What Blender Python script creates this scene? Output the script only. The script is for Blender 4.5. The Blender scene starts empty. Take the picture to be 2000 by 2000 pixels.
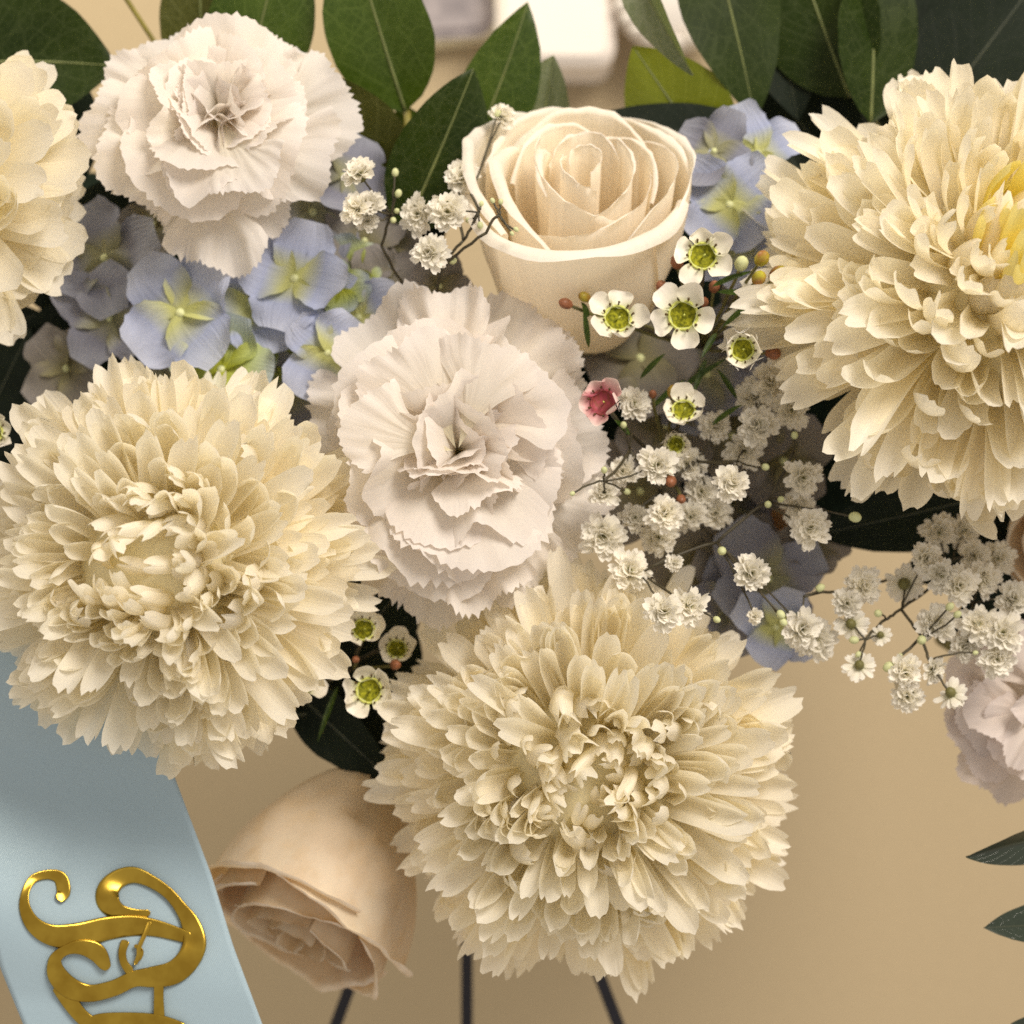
import bpy, math, random
from mathutils import Vector, Matrix, noise
R_ = math.radians
rnd = random.Random(7)

# ---------------------------------------------------------------- camera, light, exposure
SC = bpy.context.scene
D = 0.62                       # camera to the plane of the flowers, metres
LENS = 78.0
K = 36.0 / LENS * D / 2000.0   # metres per photograph pixel at Y = 0

cam_d = bpy.data.cameras.new('camera')
cam = bpy.data.objects.new('camera', cam_d)
SC.collection.objects.link(cam)
cam.location = (0, -D, 0)
cam.rotation_euler = (R_(90), 0, 0)
cam_d.lens = LENS
cam_d.sensor_width = 36
cam_d.clip_start = 0.02
cam_d.clip_end = 50
cam_d.dof.use_dof = True
cam_d.dof.focus_distance = D - 0.03
cam_d.dof.aperture_fstop = 9.0
SC.camera = cam

world = bpy.data.worlds.new('World')
SC.world = world
world.use_nodes = True
bg = world.node_tree.nodes['Background']
bg.inputs[0].default_value = (1.0, 0.885, 0.75, 1)
bg.inputs[1].default_value = 0.58

def area(name, loc, target, size, energy, color, spread=180):
    l = bpy.data.lights.new(name, 'AREA')
    l.shape = 'DISK'
    l.size = size
    l.energy = energy
    l.color = color
    l.spread = R_(spread)
    o = bpy.data.objects.new(name, l)
    o.location = loc
    o.rotation_euler = (Vector(target) - Vector(loc)).to_track_quat('-Z', 'Y').to_euler()
    SC.collection.objects.link(o)
    return o

area('ceiling_lamp', (0.52, -0.88, 0.78), (0, 0, 0), 0.55, 17.0, (1.0, 0.90, 0.77))
area('wall_wash_light', (-0.42, 0.02, 0.62), (-0.20, 0.36, 0.24), 0.25, 1.7, (1.0, 0.90, 0.66), 150)  # unseen light, added to brighten the wall towards the upper left

SC.view_settings.view_transform = 'Standard'
SC.view_settings.look = 'None'
SC.view_settings.exposure = 0.16
SC.view_settings.gamma = 1.0
SC.render.engine = 'CYCLES'
SC.cycles.max_bounces = 16
SC.cycles.diffuse_bounces = 12
SC.cycles.transmission_bounces = 12
SC.cycles.use_denoising = False

# ---------------------------------------------------------------- helpers
def P(px, py, Y=0.0):
    s = (D + Y) / D * K
    return Vector(((px - 1000) * s, Y, (1000 - py) * s))

ORG = {}

def tag(o, label=None, cat=None, group=None, kind=None):
    if label: o['label'] = label
    if cat: o['category'] = cat
    if group: o['group'] = group
    if kind: o['kind'] = kind
    return o

def thing(name, label, cat, loc, group=None):
    o = bpy.data.objects.new(name, None)
    o.empty_display_size = 0.01
    SC.collection.objects.link(o)
    o.location = loc
    ORG[o.name] = Vector(loc)
    return tag(o, label, cat, group)

def mk_mesh(name, V, F, UV, mat, smooth=True):
    me = bpy.data.meshes.new(name)
    me.from_pydata([tuple(v) for v in V], [], F)
    if UV is not None:
        uvl = me.uv_layers.new(name='UVMap')
        li = 0
        flat = []
        for f in F:
            for i in f:
                flat.extend(UV[i])
        uvl.data.foreach_set('uv', flat)
    if smooth:
        me.polygons.foreach_set('use_smooth', [True] * len(F))
    me.materials.append(mat)
    me.update()
    return me

def put(name, V, F, UV, mat, parent=None, smooth=True):
    """world-space vertices -> an object under parent"""
    org = ORG[parent.name] if parent else sum((Vector(v) for v in V), Vector()) / len(V)
    me = mk_mesh(name, [Vector(v) - org for v in V], F, UV, mat, smooth)
    o = bpy.data.objects.new(name, me)
    SC.collection.objects.link(o)
    if parent:
        o.parent = parent
    else:
        o.location = org
    ORG[o.name] = org
    return o

def inst(name, me, M, parent):
    """an object that shares a mesh, at world matrix M, under parent"""
    o = bpy.data.objects.new(name, me)
    SC.collection.objects.link(o)
    o.parent = parent
    o.matrix_local = Matrix.Translation(-ORG[parent.name]) @ M
    ORG[o.name] = ORG[parent.name]
    return o

def frame(loc, side, fwd, nrm, sx, sy, sz):
    M = Matrix.Identity(4)
    for r in range(3):
        M[r][0] = side[r] * sx
        M[r][1] = fwd[r] * sy
        M[r][2] = nrm[r] * sz
        M[r][3] = loc[r]
    return M

def join_lists(parts):
    V, F, U = [], [], []
    for v, f, u in parts:
        n = len(V)
        V += v
        F += [tuple(i + n for i in q) for q in f]
        U += u
    return V, F, U

def gridf(nu, nv):
    F = []
    for j in range(nv):
        for i in range(nu):
            a = j * (nu + 1) + i
            F.append((a, a + 1, a + nu + 2, a + nu + 1))
    return F

def bez(a, b, c, t):
    return a * (1 - t) ** 2 + b * 2 * t * (1 - t) + c * t * t

def dbez(a, b, c, t):
    return ((b - a) * 2 * (1 - t) + (c - b) * 2 * t)

def tube(pts, rad, seg=6):
    V, F, U = [], [], []
    n = len(pts)
    rs = rad if isinstance(rad, (list, tuple)) else [rad] * n
    up0 = Vector((0.13, 0.9, 0.37)).normalized()
    for i, p in enumerate(pts):
        t = (pts[min(i + 1, n - 1)] - pts[max(i - 1, 0)])
        t = t.normalized() if t.length > 0 else Vector((0, 0, 1))
        a = t.cross(up0).normalized()
        b = t.cross(a)
        for k in range(seg):
            an = 2 * math.pi * k / seg
            V.append(p + (a * math.cos(an) + b * math.sin(an)) * rs[i])
            U.append((k / seg, i / max(1, n - 1)))
    for i in range(n - 1):
        for k in range(seg):
            k2 = (k + 1) % seg
            F.append((i * seg + k, i * seg + k2, (i + 1) * seg + k2, (i + 1) * seg + k))
    F.append(tuple(range(seg))[::-1])
    F.append(tuple((n - 1) * seg + k for k in range(seg)))
    return V, F, U

def curve_pts(a, b, sag=0.0, n=7, jit=0.0, side=Vector((0, 0, 1))):
    m = (a + b) / 2 + side * sag
    out = []
    for i in range(n):
        t = i / (n - 1)
        p = bez(a, m, b, t)
        if jit and 0 < i < n - 1:
            p = p + Vector((rnd.uniform(-1, 1), rnd.uniform(-1, 1), rnd.uniform(-1, 1))) * jit
        out.append(p)
    return out

def blob(c, rx, ry, rz, seg=10, rings=7, q=None):
    V, F, U = [], [], []
    for j in range(rings + 1):
        th = math.pi * j / rings
        for i in range(seg):
            a = 2 * math.pi * i / seg
            v = Vector((rx * math.sin(th) * math.cos(a), ry * math.sin(th) * math.sin(a), rz * math.cos(th)))
            if q: v = q @ v
            V.append(c + v)
            U.append((i / seg, j / rings))
    for j in range(rings):
        for i in range(seg):
            i2 = (i + 1) % seg
            F.append((j * seg + i, (j + 1) * seg + i, (j + 1) * seg + i2, j * seg + i2))
    return V, F, U

# ---------------------------------------------------------------- materials
def new_mat(name):
    m = bpy.data.materials.new(name)
    m.use_nodes = True
    nt = m.node_tree
    nt.nodes.clear()
    out = nt.nodes.new('ShaderNodeOutputMaterial')
    return m, nt, out

def N(nt, kind, **kw):
    n = nt.nodes.new(kind)
    for k, v in kw.items():
        setattr(n, k, v)
    return n

def ramp(nt, fac, stops):
    r = N(nt, 'ShaderNodeValToRGB')
    el = r.color_ramp.elements
    while len(el) < len(stops):
        el.new(0.5)
    for e, (p, c) in zip(el, stops):
        e.position = p
        e.color = (c[0], c[1], c[2], 1)
    nt.links.new(fac, r.inputs[0])
    return r

def mathn(nt, op, a, b=None, c=None):
    n = N(nt, 'ShaderNodeMath', operation=op)
    for i, x in enumerate((a, b, c)):
        if x is None: continue
        if isinstance(x, (int, float)): n.inputs[i].default_value = x
        else: nt.links.new(x, n.inputs[i])
    return n.outputs[0]

def mixc(nt, fac, a, b, mode='MIX'):
    n = N(nt, 'ShaderNodeMix', data_type='RGBA', blend_type=mode)
    for s, x in ((n.inputs[0], fac), (n.inputs[6], a), (n.inputs[7], b)):
        if isinstance(x, (int, float)): s.default_value = x
        elif isinstance(x, tuple): s.default_value = (x[0], x[1], x[2], 1)
        else: nt.links.new(x, s)
    return n.outputs[2]

def petal_mat(name, stops, trans=0.35, rough=0.5, streak=26, streak_amt=0.10, bump=0.35, spec=0.3, tint=0.10, mottle=0.0,
              tcol=(1, 1, 1), axis='Y', sheen=0.0, bd=0.0003):
    """thin petal: own colour runs from base to rim (UV v), fine lengthwise veins, light passes through"""
    m, nt, out = new_mat(name)
    uv = N(nt, 'ShaderNodeUVMap')
    sep = N(nt, 'ShaderNodeSeparateXYZ')
    nt.links.new(uv.outputs[0], sep.inputs[0])
    oi = N(nt, 'ShaderNodeObjectInfo')
    geo = N(nt, 'ShaderNodeTexCoord')
    n1 = N(nt, 'ShaderNodeTexNoise')
    n1.inputs['Scale'].default_value = 60
    n1.inputs['Detail'].default_value = 3
    nt.links.new(geo.outputs['Object'], n1.inputs['Vector'])
    v = mathn(nt, 'ADD', sep.outputs[1], mathn(nt, 'MULTIPLY', mathn(nt, 'SUBTRACT', n1.outputs[0], 0.5), 0.35))
    r = ramp(nt, v, stops)
    # streaks along the petal
    comb = N(nt, 'ShaderNodeCombineXYZ')
    nt.links.new(mathn(nt, 'MULTIPLY', sep.outputs[0], streak), comb.inputs[0])
    nt.links.new(mathn(nt, 'MULTIPLY', sep.outputs[1], 1.6), comb.inputs[1])
    nt.links.new(mathn(nt, 'MULTIPLY', oi.outputs['Random'], 30), comb.inputs[2])
    n2 = N(nt, 'ShaderNodeTexNoise')
    n2.inputs['Scale'].default_value = 1.0
    n2.inputs['Detail'].default_value = 2
    nt.links.new(comb.outputs[0], n2.inputs['Vector'])
    dark = mathn(nt, 'MULTIPLY_ADD', n2.outputs[0], streak_amt * 2, 1 - streak_amt)
    shade = mathn(nt, 'MULTIPLY', dark, mathn(nt, 'MULTIPLY_ADD', oi.outputs['Random'], tint, 1 - tint))
    cc = N(nt, 'ShaderNodeCombineColor')
    for i in range(3): nt.links.new(shade, cc.inputs[i])
    col = mixc(nt, 1.0, r.outputs[0], cc.outputs[0], 'MULTIPLY')
    if mottle:
        n3 = N(nt, 'ShaderNodeTexNoise')
        n3.inputs['Scale'].default_value = 130
        n3.inputs['Detail'].default_value = 4
        nt.links.new(geo.outputs['Object'], n3.inputs['Vector'])
        rr = ramp(nt, n3.outputs[0], [(0.45, (0, 0, 0)), (0.75, (1, 1, 1))])
        col = mixc(nt, mathn(nt, 'MULTIPLY', rr.outputs[0], mottle), col, (0.62, 0.45, 0.24))
    n4 = N(nt, 'ShaderNodeTexNoise')
    n4.inputs['Scale'].default_value = 900
    nt.links.new(geo.outputs['Object'], n4.inputs['Vector'])
    hgt = mathn(nt, 'ADD', n2.outputs[0], mathn(nt, 'MULTIPLY', n4.outputs[0], 0.25))
    b = N(nt, 'ShaderNodeBump')
    b.inputs['Strength'].default_value = bump
    b.inputs['Distance'].default_value = bd
    nt.links.new(hgt, b.inputs['Height'])
    pr = N(nt, 'ShaderNodeBsdfPrincipled')
    nt.links.new(col, pr.inputs['Base Color'])
    pr.inputs['Roughness'].default_value = rough
    pr.inputs['Specular IOR Level'].default_value = spec
    pr.inputs['Sheen Weight'].default_value = sheen
    nt.links.new(b.outputs[0], pr.inputs['Normal'])
    tr = N(nt, 'ShaderNodeBsdfTranslucent')
    nt.links.new(mixc(nt, 1.0, col, tcol, 'MULTIPLY'), tr.inputs[0])
    nt.links.new(b.outputs[0], tr.inputs['Normal'])
    mx = N(nt, 'ShaderNodeMixShader')
    mx.inputs[0].default_value = trans
    nt.links.new(pr.outputs[0], mx.inputs[1])
    nt.links.new(tr.outputs[0], mx.inputs[2])
    nt.links.new(mx.outputs[0], out.inputs[0])
    return m

def leaf_mat(name, c1, c2, vein, trans=0.2, rough=0.38, tcol=(0.30, 0.42, 0.02), net=0.5, spec=0.4):
    m, nt, out = new_mat(name)
    uv = N(nt, 'ShaderNodeUVMap')
    sep = N(nt, 'ShaderNodeSeparateXYZ')
    nt.links.new(uv.outputs[0], sep.inputs[0])
    tc = N(nt, 'ShaderNodeTexCoord')
    n1 = N(nt, 'ShaderNodeTexNoise')
    n1.inputs['Scale'].default_value = 45
    n1.inputs['Detail'].default_value = 5
    nt.links.new(tc.outputs['Object'], n1.inputs['Vector'])
    base = mixc(nt, ramp(nt, n1.outputs[0], [(0.3, (0, 0, 0)), (0.7, (1, 1, 1))]).outputs[0], c1, c2)
    au = mathn(nt, 'ABSOLUTE', mathn(nt, 'SUBTRACT', sep.outputs[0], 0.5))
    # side veins sweep forward from the midrib
    ph = mathn(nt, 'SUBTRACT', mathn(nt, 'MULTIPLY', sep.outputs[1], 8.0), mathn(nt, 'MULTIPLY', mathn(nt, 'POWER', au, 0.8), 5.0))
    ph = mathn(nt, 'ADD', ph, mathn(nt, 'MULTIPLY', n1.outputs[0], 0.7))
    tri = mathn(nt, 'ABSOLUTE', mathn(nt, 'SUBTRACT', mathn(nt, 'FRACT', ph), 0.5))
    side = mathn(nt, 'LESS_THAN', tri, 0.035)
    vo = N(nt, 'ShaderNodeTexVoronoi', feature='DISTANCE_TO_EDGE')
    vo.inputs['Scale'].default_value = 430
    nt.links.new(tc.outputs['Object'], vo.inputs['Vector'])
    netf = mathn(nt, 'LESS_THAN', vo.outputs['Distance'], 0.07)
    vo2 = N(nt, 'ShaderNodeTexVoronoi', feature='DISTANCE_TO_EDGE')
    vo2.inputs['Scale'].default_value = 130
    nt.links.new(tc.outputs['Object'], vo2.inputs['Vector'])
    netg = mathn(nt, 'LESS_THAN', vo2.outputs['Distance'], 0.03)
    mid = mathn(nt, 'LESS_THAN', au, 0.012)
    v = mathn(nt, 'MAXIMUM', mathn(nt, 'MULTIPLY', side, 0.40), mathn(nt, 'MULTIPLY', netf, 0.28 * net))
    v = mathn(nt, 'MAXIMUM', v, mathn(nt, 'MULTIPLY', netg, 0.45 * net))
    v = mathn(nt, 'MAXIMUM', v, mathn(nt, 'MULTIPLY', mid, 0.95))
    col = mixc(nt, v, base, vein)
    b = N(nt, 'ShaderNodeBump')
    b.inputs['Strength'].default_value = 0.5
    b.inputs['Distance'].default_value = 0.0003
    b.invert = True
    nt.links.new(mathn(nt, 'ADD', v, mathn(nt, 'MULTIPLY', n1.outputs[0], 0.8)), b.inputs['Height'])
    pr = N(nt, 'ShaderNodeBsdfPrincipled')
    nt.links.new(col, pr.inputs['Base Color'])
    pr.inputs['Roughness'].default_value = rough
    pr.inputs['Specular IOR Level'].default_value = spec
    nt.links.new(b.outputs[0], pr.inputs['Normal'])
    tr = N(nt, 'ShaderNodeBsdfTranslucent')
    nt.links.new(mixc(nt, mathn(nt, 'MULTIPLY', v, 0.5), tcol, vein), tr.inputs[0])
    mx = N(nt, 'ShaderNodeMixShader')
    mx.inputs[0].default_value = trans
    nt.links.new(pr.outputs[0], mx.inputs[1])
    nt.links.new(tr.outputs[0], mx.inputs[2])
    nt.links.new(mx.outputs[0], out.inputs[0])
    return m

def plain_mat(name, color, rough=0.6, var=0.15, scale=200, metal=0.0, bump=0.2, spec=0.4, color2=None, bd=0.0003):
    m, nt, out = new_mat(name)
    tc = N(nt, 'ShaderNodeTexCoord')
    n1 = N(nt, 'ShaderNodeTexNoise')
    n1.inputs['Scale'].default_value = scale
    n1.inputs['Detail'].default_value = 5
    nt.links.new(tc.outputs['Object'], n1.inputs['Vector'])
    c2 = color2 or tuple(c * (1 - var) for c in color)
    f = ramp(nt, n1.outputs[0], [(0.35, (0, 0, 0)), (0.65, (1, 1, 1))])
    pr = N(nt, 'ShaderNodeBsdfPrincipled')
    nt.links.new(mixc(nt, f.outputs[0], c2, color), pr.inputs['Base Color'])
    pr.inputs['Roughness'].default_value = rough
    pr.inputs['Metallic'].default_value = metal
    pr.inputs['Specular IOR Level'].default_value = spec
    b = N(nt, 'ShaderNodeBump')
    b.inputs['Strength'].default_value = bump
    b.inputs['Distance'].default_value = bd
    nt.links.new(n1.outputs[0], b.inputs['Height'])
    nt.links.new(b.outputs[0], pr.inputs['Normal'])
    nt.links.new(pr.outputs[0], out.inputs[0])
    return m

M = {}
M['mum'] = petal_mat('cream chrysanthemum petal', [(0.0, (0.99, 0.922, 0.64)), (0.35, (0.99, 0.945, 0.775)), (0.7, (0.99, 0.961, 0.865)), (1.0, (0.99, 0.971, 0.915))],
                     trans=0.54, rough=0.42, streak=11, streak_amt=0.04, bump=0.6, spec=0.42, tcol=(1, 0.968, 0.85), bd=0.0004, tint=0.05)
M['heart'] = petal_mat('cream light bouncing cushion', [(0, (0.985, 0.92, 0.66)), (1, (0.985, 0.935, 0.72))], trans=.2, streak=60, streak_amt=.05, bump=.5)  # for the cushion added inside each head to bounce light
M['mum_core'] = petal_mat('yellow green chrysanthemum heart', [(0.0, (0.75, 0.66, 0.06)), (0.6, (0.90, 0.80, 0.20)), (1.0, (0.94, 0.86, 0.40))],
                          trans=0.3, rough=0.5, streak=8, streak_amt=0.08, spec=0.3, tcol=(1, 0.95, 0.6))
M['carn'] = petal_mat('white carnation petal', [(0.0, (0.90, 0.85, 0.64)), (0.45, (0.915, 0.885, 0.825)), (1.0, (0.925, 0.895, 0.895))],
                      trans=0.45, rough=0.55, streak=30, streak_amt=0.04, bump=0.5, spec=0.2, tcol=(1, 0.95, 0.86))
M['carn_pink'] = petal_mat('mauve white carnation petal', [(0.0, (0.74, 0.66, 0.57)), (1.0, (0.80, 0.73, 0.72))],
                           trans=0.36, rough=0.55, streak=30, streak_amt=0.06, spec=0.2)
M['rose'] = petal_mat('cream rose petal', [(0.0, (0.89, 0.81, 0.60)), (0.4, (0.93, 0.88, 0.77)), (0.8, (0.94, 0.90, 0.83)), (1.0, (0.945, 0.915, 0.88))],
                      trans=0.40, rough=0.6, streak=40, streak_amt=0.05, bump=0.5, spec=0.2, tcol=(1, 0.95, 0.84), tint=0.04, bd=.0005)
M['rose_shaded'] = petal_mat('shade tinted rose petal', [(0.0, (0.60, 0.49, 0.33)), (0.5, (0.70, 0.59, 0.45)), (0.8, (0.84, 0.76, 0.62)), (1.0, (0.90, 0.85, 0.77))],
                          trans=0.28, rough=0.55, streak=18, streak_amt=0.05, bump=0.25, spec=0.2, tcol=(1, 0.75, 0.4), mottle=0.55)  # the drooping rose's shade is put into these tan colours
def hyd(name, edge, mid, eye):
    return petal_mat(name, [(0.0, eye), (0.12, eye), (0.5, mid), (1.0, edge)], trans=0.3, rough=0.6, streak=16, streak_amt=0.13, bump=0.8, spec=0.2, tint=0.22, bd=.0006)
M['hyd_blue'] = hyd('pale blue hydrangea sepal', (0.57, 0.62, 0.80), (0.46, 0.52, 0.76), (0.60, 0.62, 0.26))
M['hyd_green'] = hyd('green tinged hydrangea sepal', (0.50, 0.58, 0.66), (0.50, 0.58, 0.22), (0.46, 0.50, 0.05))
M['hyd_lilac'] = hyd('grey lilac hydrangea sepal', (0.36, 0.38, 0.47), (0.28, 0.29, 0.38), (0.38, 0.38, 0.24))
M['hyd_grey'] = hyd('dim grey hydrangea sepal', (0.31, 0.29, 0.29), (0.27, 0.25, 0.22), (0.26, 0.24, 0.13))  # dimness of the florets behind is put into this colour
M['wax'] = petal_mat('white waxflower petal', [(0.0, (0.74, 0.76, 0.42)), (0.3, (0.90, 0.87, 0.74)), (1.0, (0.93, 0.89, 0.83))], trans=0.25, rough=0.4, streak=6, streak_amt=0.03, spec=0.4)
M['wax_pink'] = petal_mat('dusky pink waxflower petal', [(0.0, (0.42, 0.10, 0.14)), (0.35, (0.70, 0.40, 0.40)), (1.0, (0.86, 0.74, 0.70))], trans=0.25, rough=0.4, streak=6, streak_amt=0.05, spec=0.3)
M['wax_cup'] = plain_mat('green waxflower cup', (0.34, 0.34, 0.02), 0.65, 0.5, 1100, bump=1.0, color2=(0.09, 0.10, 0.01), bd=.0006, spec=.1)
M['wax_cup_red'] = plain_mat('crimson waxflower cup', (0.36, 0.05, 0.08), 0.6, 0.5, 900, bump=0.5, color2=(0.22, 0.05, 0.03))
M['wax_rim'] = plain_mat('lime waxflower rim', (0.62, 0.66, 0.16), 0.4, 0.3, 900)
M['anther'] = plain_mat('dark brown anther', (0.09, 0.05, 0.01), 0.5, 0.3, 900)
M['bud_olive'] = plain_mat('olive flower bud', (0.38, 0.35, 0.03), 0.35, 0.6, 260, color2=(0.30, 0.13, 0.04), bump=0.4)
M['bud_rust'] = plain_mat('rust red flower bud', (0.36, 0.14, 0.07), 0.4, 0.5, 300, bump=0.4)
M['bud_pale'] = plain_mat('pale green bud', (0.62, 0.66, 0.36), 0.5, 0.3, 500)
M['gyp'] = petal_mat("white gypsophila petal", [(0.0, (0.58, 0.60, 0.28)), (0.35, (0.90, 0.87, 0.76)), (1.0, (0.96, 0.94, 0.89))], trans=0.38, rough=0.55, streak=6, streak_amt=0.05, bump=0.2, spec=0.2)
M['stem'] = plain_mat('olive flower stem', (0.17, 0.16, 0.05), 0.5, 0.4, 150)
M['stem_dark'] = plain_mat('dark brown thin stem', (0.07, 0.06, 0.035), 0.5, 0.4, 150)
M['stem_olive'] = plain_mat('yellow olive stem', (0.30, 0.26, 0.05), 0.5, 0.4, 150)
M['leaf'] = leaf_mat('deep green leaf', (0.014, 0.036, 0.003), (0.034, 0.070, 0.004), (0.10, 0.15, 0.03), 0.16, 0.4, tcol=(0.16, 0.26, 0.005), spec=.34, net=.8)
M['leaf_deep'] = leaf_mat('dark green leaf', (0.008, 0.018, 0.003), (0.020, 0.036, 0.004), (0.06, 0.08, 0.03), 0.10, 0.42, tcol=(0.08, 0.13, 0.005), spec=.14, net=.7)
M['leaf_dark'] = leaf_mat('blackish green shaded leaf', (0.006, 0.011, 0.007), (0.011, 0.018, 0.010), (0.03, 0.036, 0.03), 0.04, 0.6, tcol=(0.03, 0.05, 0.01), spec=0.12)  # near-black green carries the shade of the gaps behind the flowers
M['leaf_olive'] = leaf_mat('brownish olive leaf', (0.036, 0.045, 0.006), (0.055, 0.062, 0.010), (0.17, 0.18, 0.06), 0.16, .45, tcol=(.15, .17, .01), spec=.25)
M['leaf_bright'] = leaf_mat('yellow green leaf', (0.09, 0.12, 0.004), (0.13, 0.165, 0.006), (0.26, 0.30, 0.05), 0.3, tcol=(0.30, 0.36, 0.01), net=0.3)
M['leaf_grey'] = leaf_mat('grey green leaf underside', (0.09, 0.115, 0.06), (0.14, 0.165, 0.10), (0.30, 0.32, 0.24), 0.15, 0.6, net=0.6)
M['leaf_gloss'] = leaf_mat('glossy black green leaf', (0.008, 0.018, 0.010), (0.015, 0.028, 0.016), (0.04, 0.06, 0.04), 0.03, 0.2, tcol=(0.03, 0.05, 0.01), spec=0.7, net=0.2)
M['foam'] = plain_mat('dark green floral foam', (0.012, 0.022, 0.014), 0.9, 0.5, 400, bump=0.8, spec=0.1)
M['easel'] = plain_mat('black painted steel', (0.008, 0.008, 0.018), 0.4, 0.3, 300, bump=0.1)
M['gold'] = plain_mat('gold foil', (0.46, 0.32, 0.05), 0.25, 0.35, 160, metal=1.0, bump=0.35, color2=(0.34, 0.22, 0.03), bd=0.0002)

# wall: painted plaster with fine roller stipple
def wall_mat():
    m, nt, out = new_mat('tan painted plaster wall')
    tc = N(nt, 'ShaderNodeTexCoord')
    a = N(nt, 'ShaderNodeTexNoise'); a.inputs['Scale'].default_value = 3.0; a.inputs['Detail'].default_value = 3
    c = N(nt, 'ShaderNodeTexNoise'); c.inputs['Scale'].default_value = 330; c.inputs['Detail'].default_value = 2
    for x in (a, c): nt.links.new(tc.outputs['Object'], x.inputs['Vector'])
    col = mixc(nt, a.outputs[0], (0.445, 0.362, 0.238), (0.485, 0.396, 0.262))
    col = mixc(nt, mathn(nt, 'MULTIPLY', c.outputs[0], 0.45), col, (0.33, 0.26, 0.165))
    b = N(nt, 'ShaderNodeBump'); b.inputs['Strength'].default_value = 0.35; b.inputs['Distance'].default_value = 0.0006
    nt.links.new(c.outputs[0], b.inputs['Height'])
    pr = N(nt, 'ShaderNodeBsdfPrincipled')
    nt.links.new(col, pr.inputs['Base Color'])
    nt.links.new(b.outputs[0], pr.inputs['Normal'])
    pr.inputs['Roughness'].default_value = 0.85
    pr.inputs['Specular IOR Level'].default_value = 0.15
    nt.links.new(pr.outputs[0], out.inputs[0])
    return m
M['wall'] = wall_mat()

def satin_mat(name, c, c2):
    m, nt, out = new_mat(name)
    uv = N(nt, 'ShaderNodeUVMap')
    mp = N(nt, 'ShaderNodeMapping')
    mp.inputs['Rotation'].default_value = (0, 0, R_(28))
    nt.links.new(uv.outputs[0], mp.inputs[0])
    w = N(nt, 'ShaderNodeTexWave', wave_type='BANDS')
    w.inputs['Scale'].default_value = 42
    w.inputs['Distortion'].default_value = 0.6
    nt.links.new(mp.outputs[0], w.inputs[0])
    n1 = N(nt, 'ShaderNodeTexNoise'); n1.inputs['Scale'].default_value = 260
    nt.links.new(uv.outputs[0], n1.inputs[0])
    b = N(nt, 'ShaderNodeBump'); b.inputs['Strength'].default_value = 0.5; b.inputs['Distance'].default_value = 0.0003
    nt.links.new(mathn(nt, 'ADD', w.outputs[1], mathn(nt, 'MULTIPLY', n1.outputs[0], 0.8)), b.inputs['Height'])
    pr = N(nt, 'ShaderNodeBsdfPrincipled')
    nt.links.new(mixc(nt, mathn(nt, 'MULTIPLY', n1.outputs[0], 0.6), c, c2), pr.inputs['Base Color'])
    nt.links.new(b.outputs[0], pr.inputs['Normal'])
    pr.inputs['Roughness'].default_value = 0.36
    pr.inputs['Sheen Weight'].default_value = 0.15
    pr.inputs['Specular IOR Level'].default_value = 0.5
    nt.links.new(pr.outputs[0], out.inputs[0])
    return m
M['satin'] = satin_mat('pale blue satin', (0.37, 0.50, 0.60), (0.30, 0.42, 0.51))
M['teal'] = satin_mat('teal satin', (0.10, 0.38, 0.48), (0.07, 0.30, 0.40))

# ---------------------------------------------------------------- setting
YW = 0.36
def quad_wall():
    V = [Vector((-3, YW, -2)), Vector((3, YW, -2)), Vector((3, YW, 2.5)), Vector((-3, YW, 2.5))]
    o = put('wall', V, [(0, 1, 2, 3)], [(0, 0), (1, 0), (1, 1), (0, 1)], M['wall'], smooth=False)
    tag(o, 'tan painted wall behind the flowers', None, None, 'structure')
quad_wall()

def bevel_box(c, hx, hy, hz, bev, rot=0.0):
    """box with bevelled outline facing the camera, rotated about Y"""
    V, F, U = [], [], []
    rings = [(hy, 0.0), (-hy + bev, 0.0), (-hy, bev)]
    n = 20
    for y, ins in rings:
        for k in range(n):
            q = k // 5; a = R_(90 * q + 90 * (k % 5) / 4)
            cx = (hx - bev * 2) * (1 if q in (0, 3) else -1); cz = (hz - bev * 2) * (1 if q in (0, 1) else -1)
            rr = bev * 2 - ins
            x = cx + rr * math.cos(a); z = cz + rr * math.sin(a)
            xr = x * math.cos(rot) - z * math.sin(rot); zr = x * math.sin(rot) + z * math.cos(rot)
            V.append(c + Vector((xr, y, zr))); U.append((x / hx * .5 + .5, z / hz * .5 + .5))
    for j in range(2):
        for k in range(n):
            k2 = (k + 1) % n
            F.append((j * n + k, j * n + k2, (j + 1) * n + k2, (j + 1) * n + k))
    F.append(tuple(2 * n + k for k in range(n)))
    F.append(tuple(range(n))[::-1])
    return V, F, U

m_card = plain_mat('white matt card', (0.86, 0.80, 0.76), 0.7, 0.04, 20, bump=0.05)
m_frame = plain_mat('cream frame', (0.80, 0.74, 0.55), 0.5, 0.05, 60, bump=0.05)
m_print = plain_mat('mottled grey print', (0.40, 0.36, 0.38), 0.6, 0.5, 70, bump=0.1, color2=(0.20, 0.18, 0.20))
m_porc = plain_mat('white porcelain', (0.84, 0.80, 0.76), 0.25, 0.05, 30, bump=0.05)
kw = (D + YW) / D * K
def on_wall(px, py, off): return P(px, py, YW - off)
pf = thing('picture_frame', 'cream picture frame with a mottled grey print, blurred on the wall behind the leaves', 'picture', on_wall(880, -40, 0.01))
put('frame', *bevel_box(on_wall(868, -75, 0.008), 125 * kw, 0.008, 160 * kw, 0.003, R_(8)), m_frame, pf, False)
put('print', *bevel_box(on_wall(880, -80, 0.0175), 78 * kw, 0.001, 150 * kw, 0.004, R_(4)), m_print, pf, False)
wp = put('wall_panel', *bevel_box(on_wall(1085, -60, 0.02), 112 * kw, 0.02, 200 * kw, 0.004, R_(-0.5)), m_card, None, False)
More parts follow.
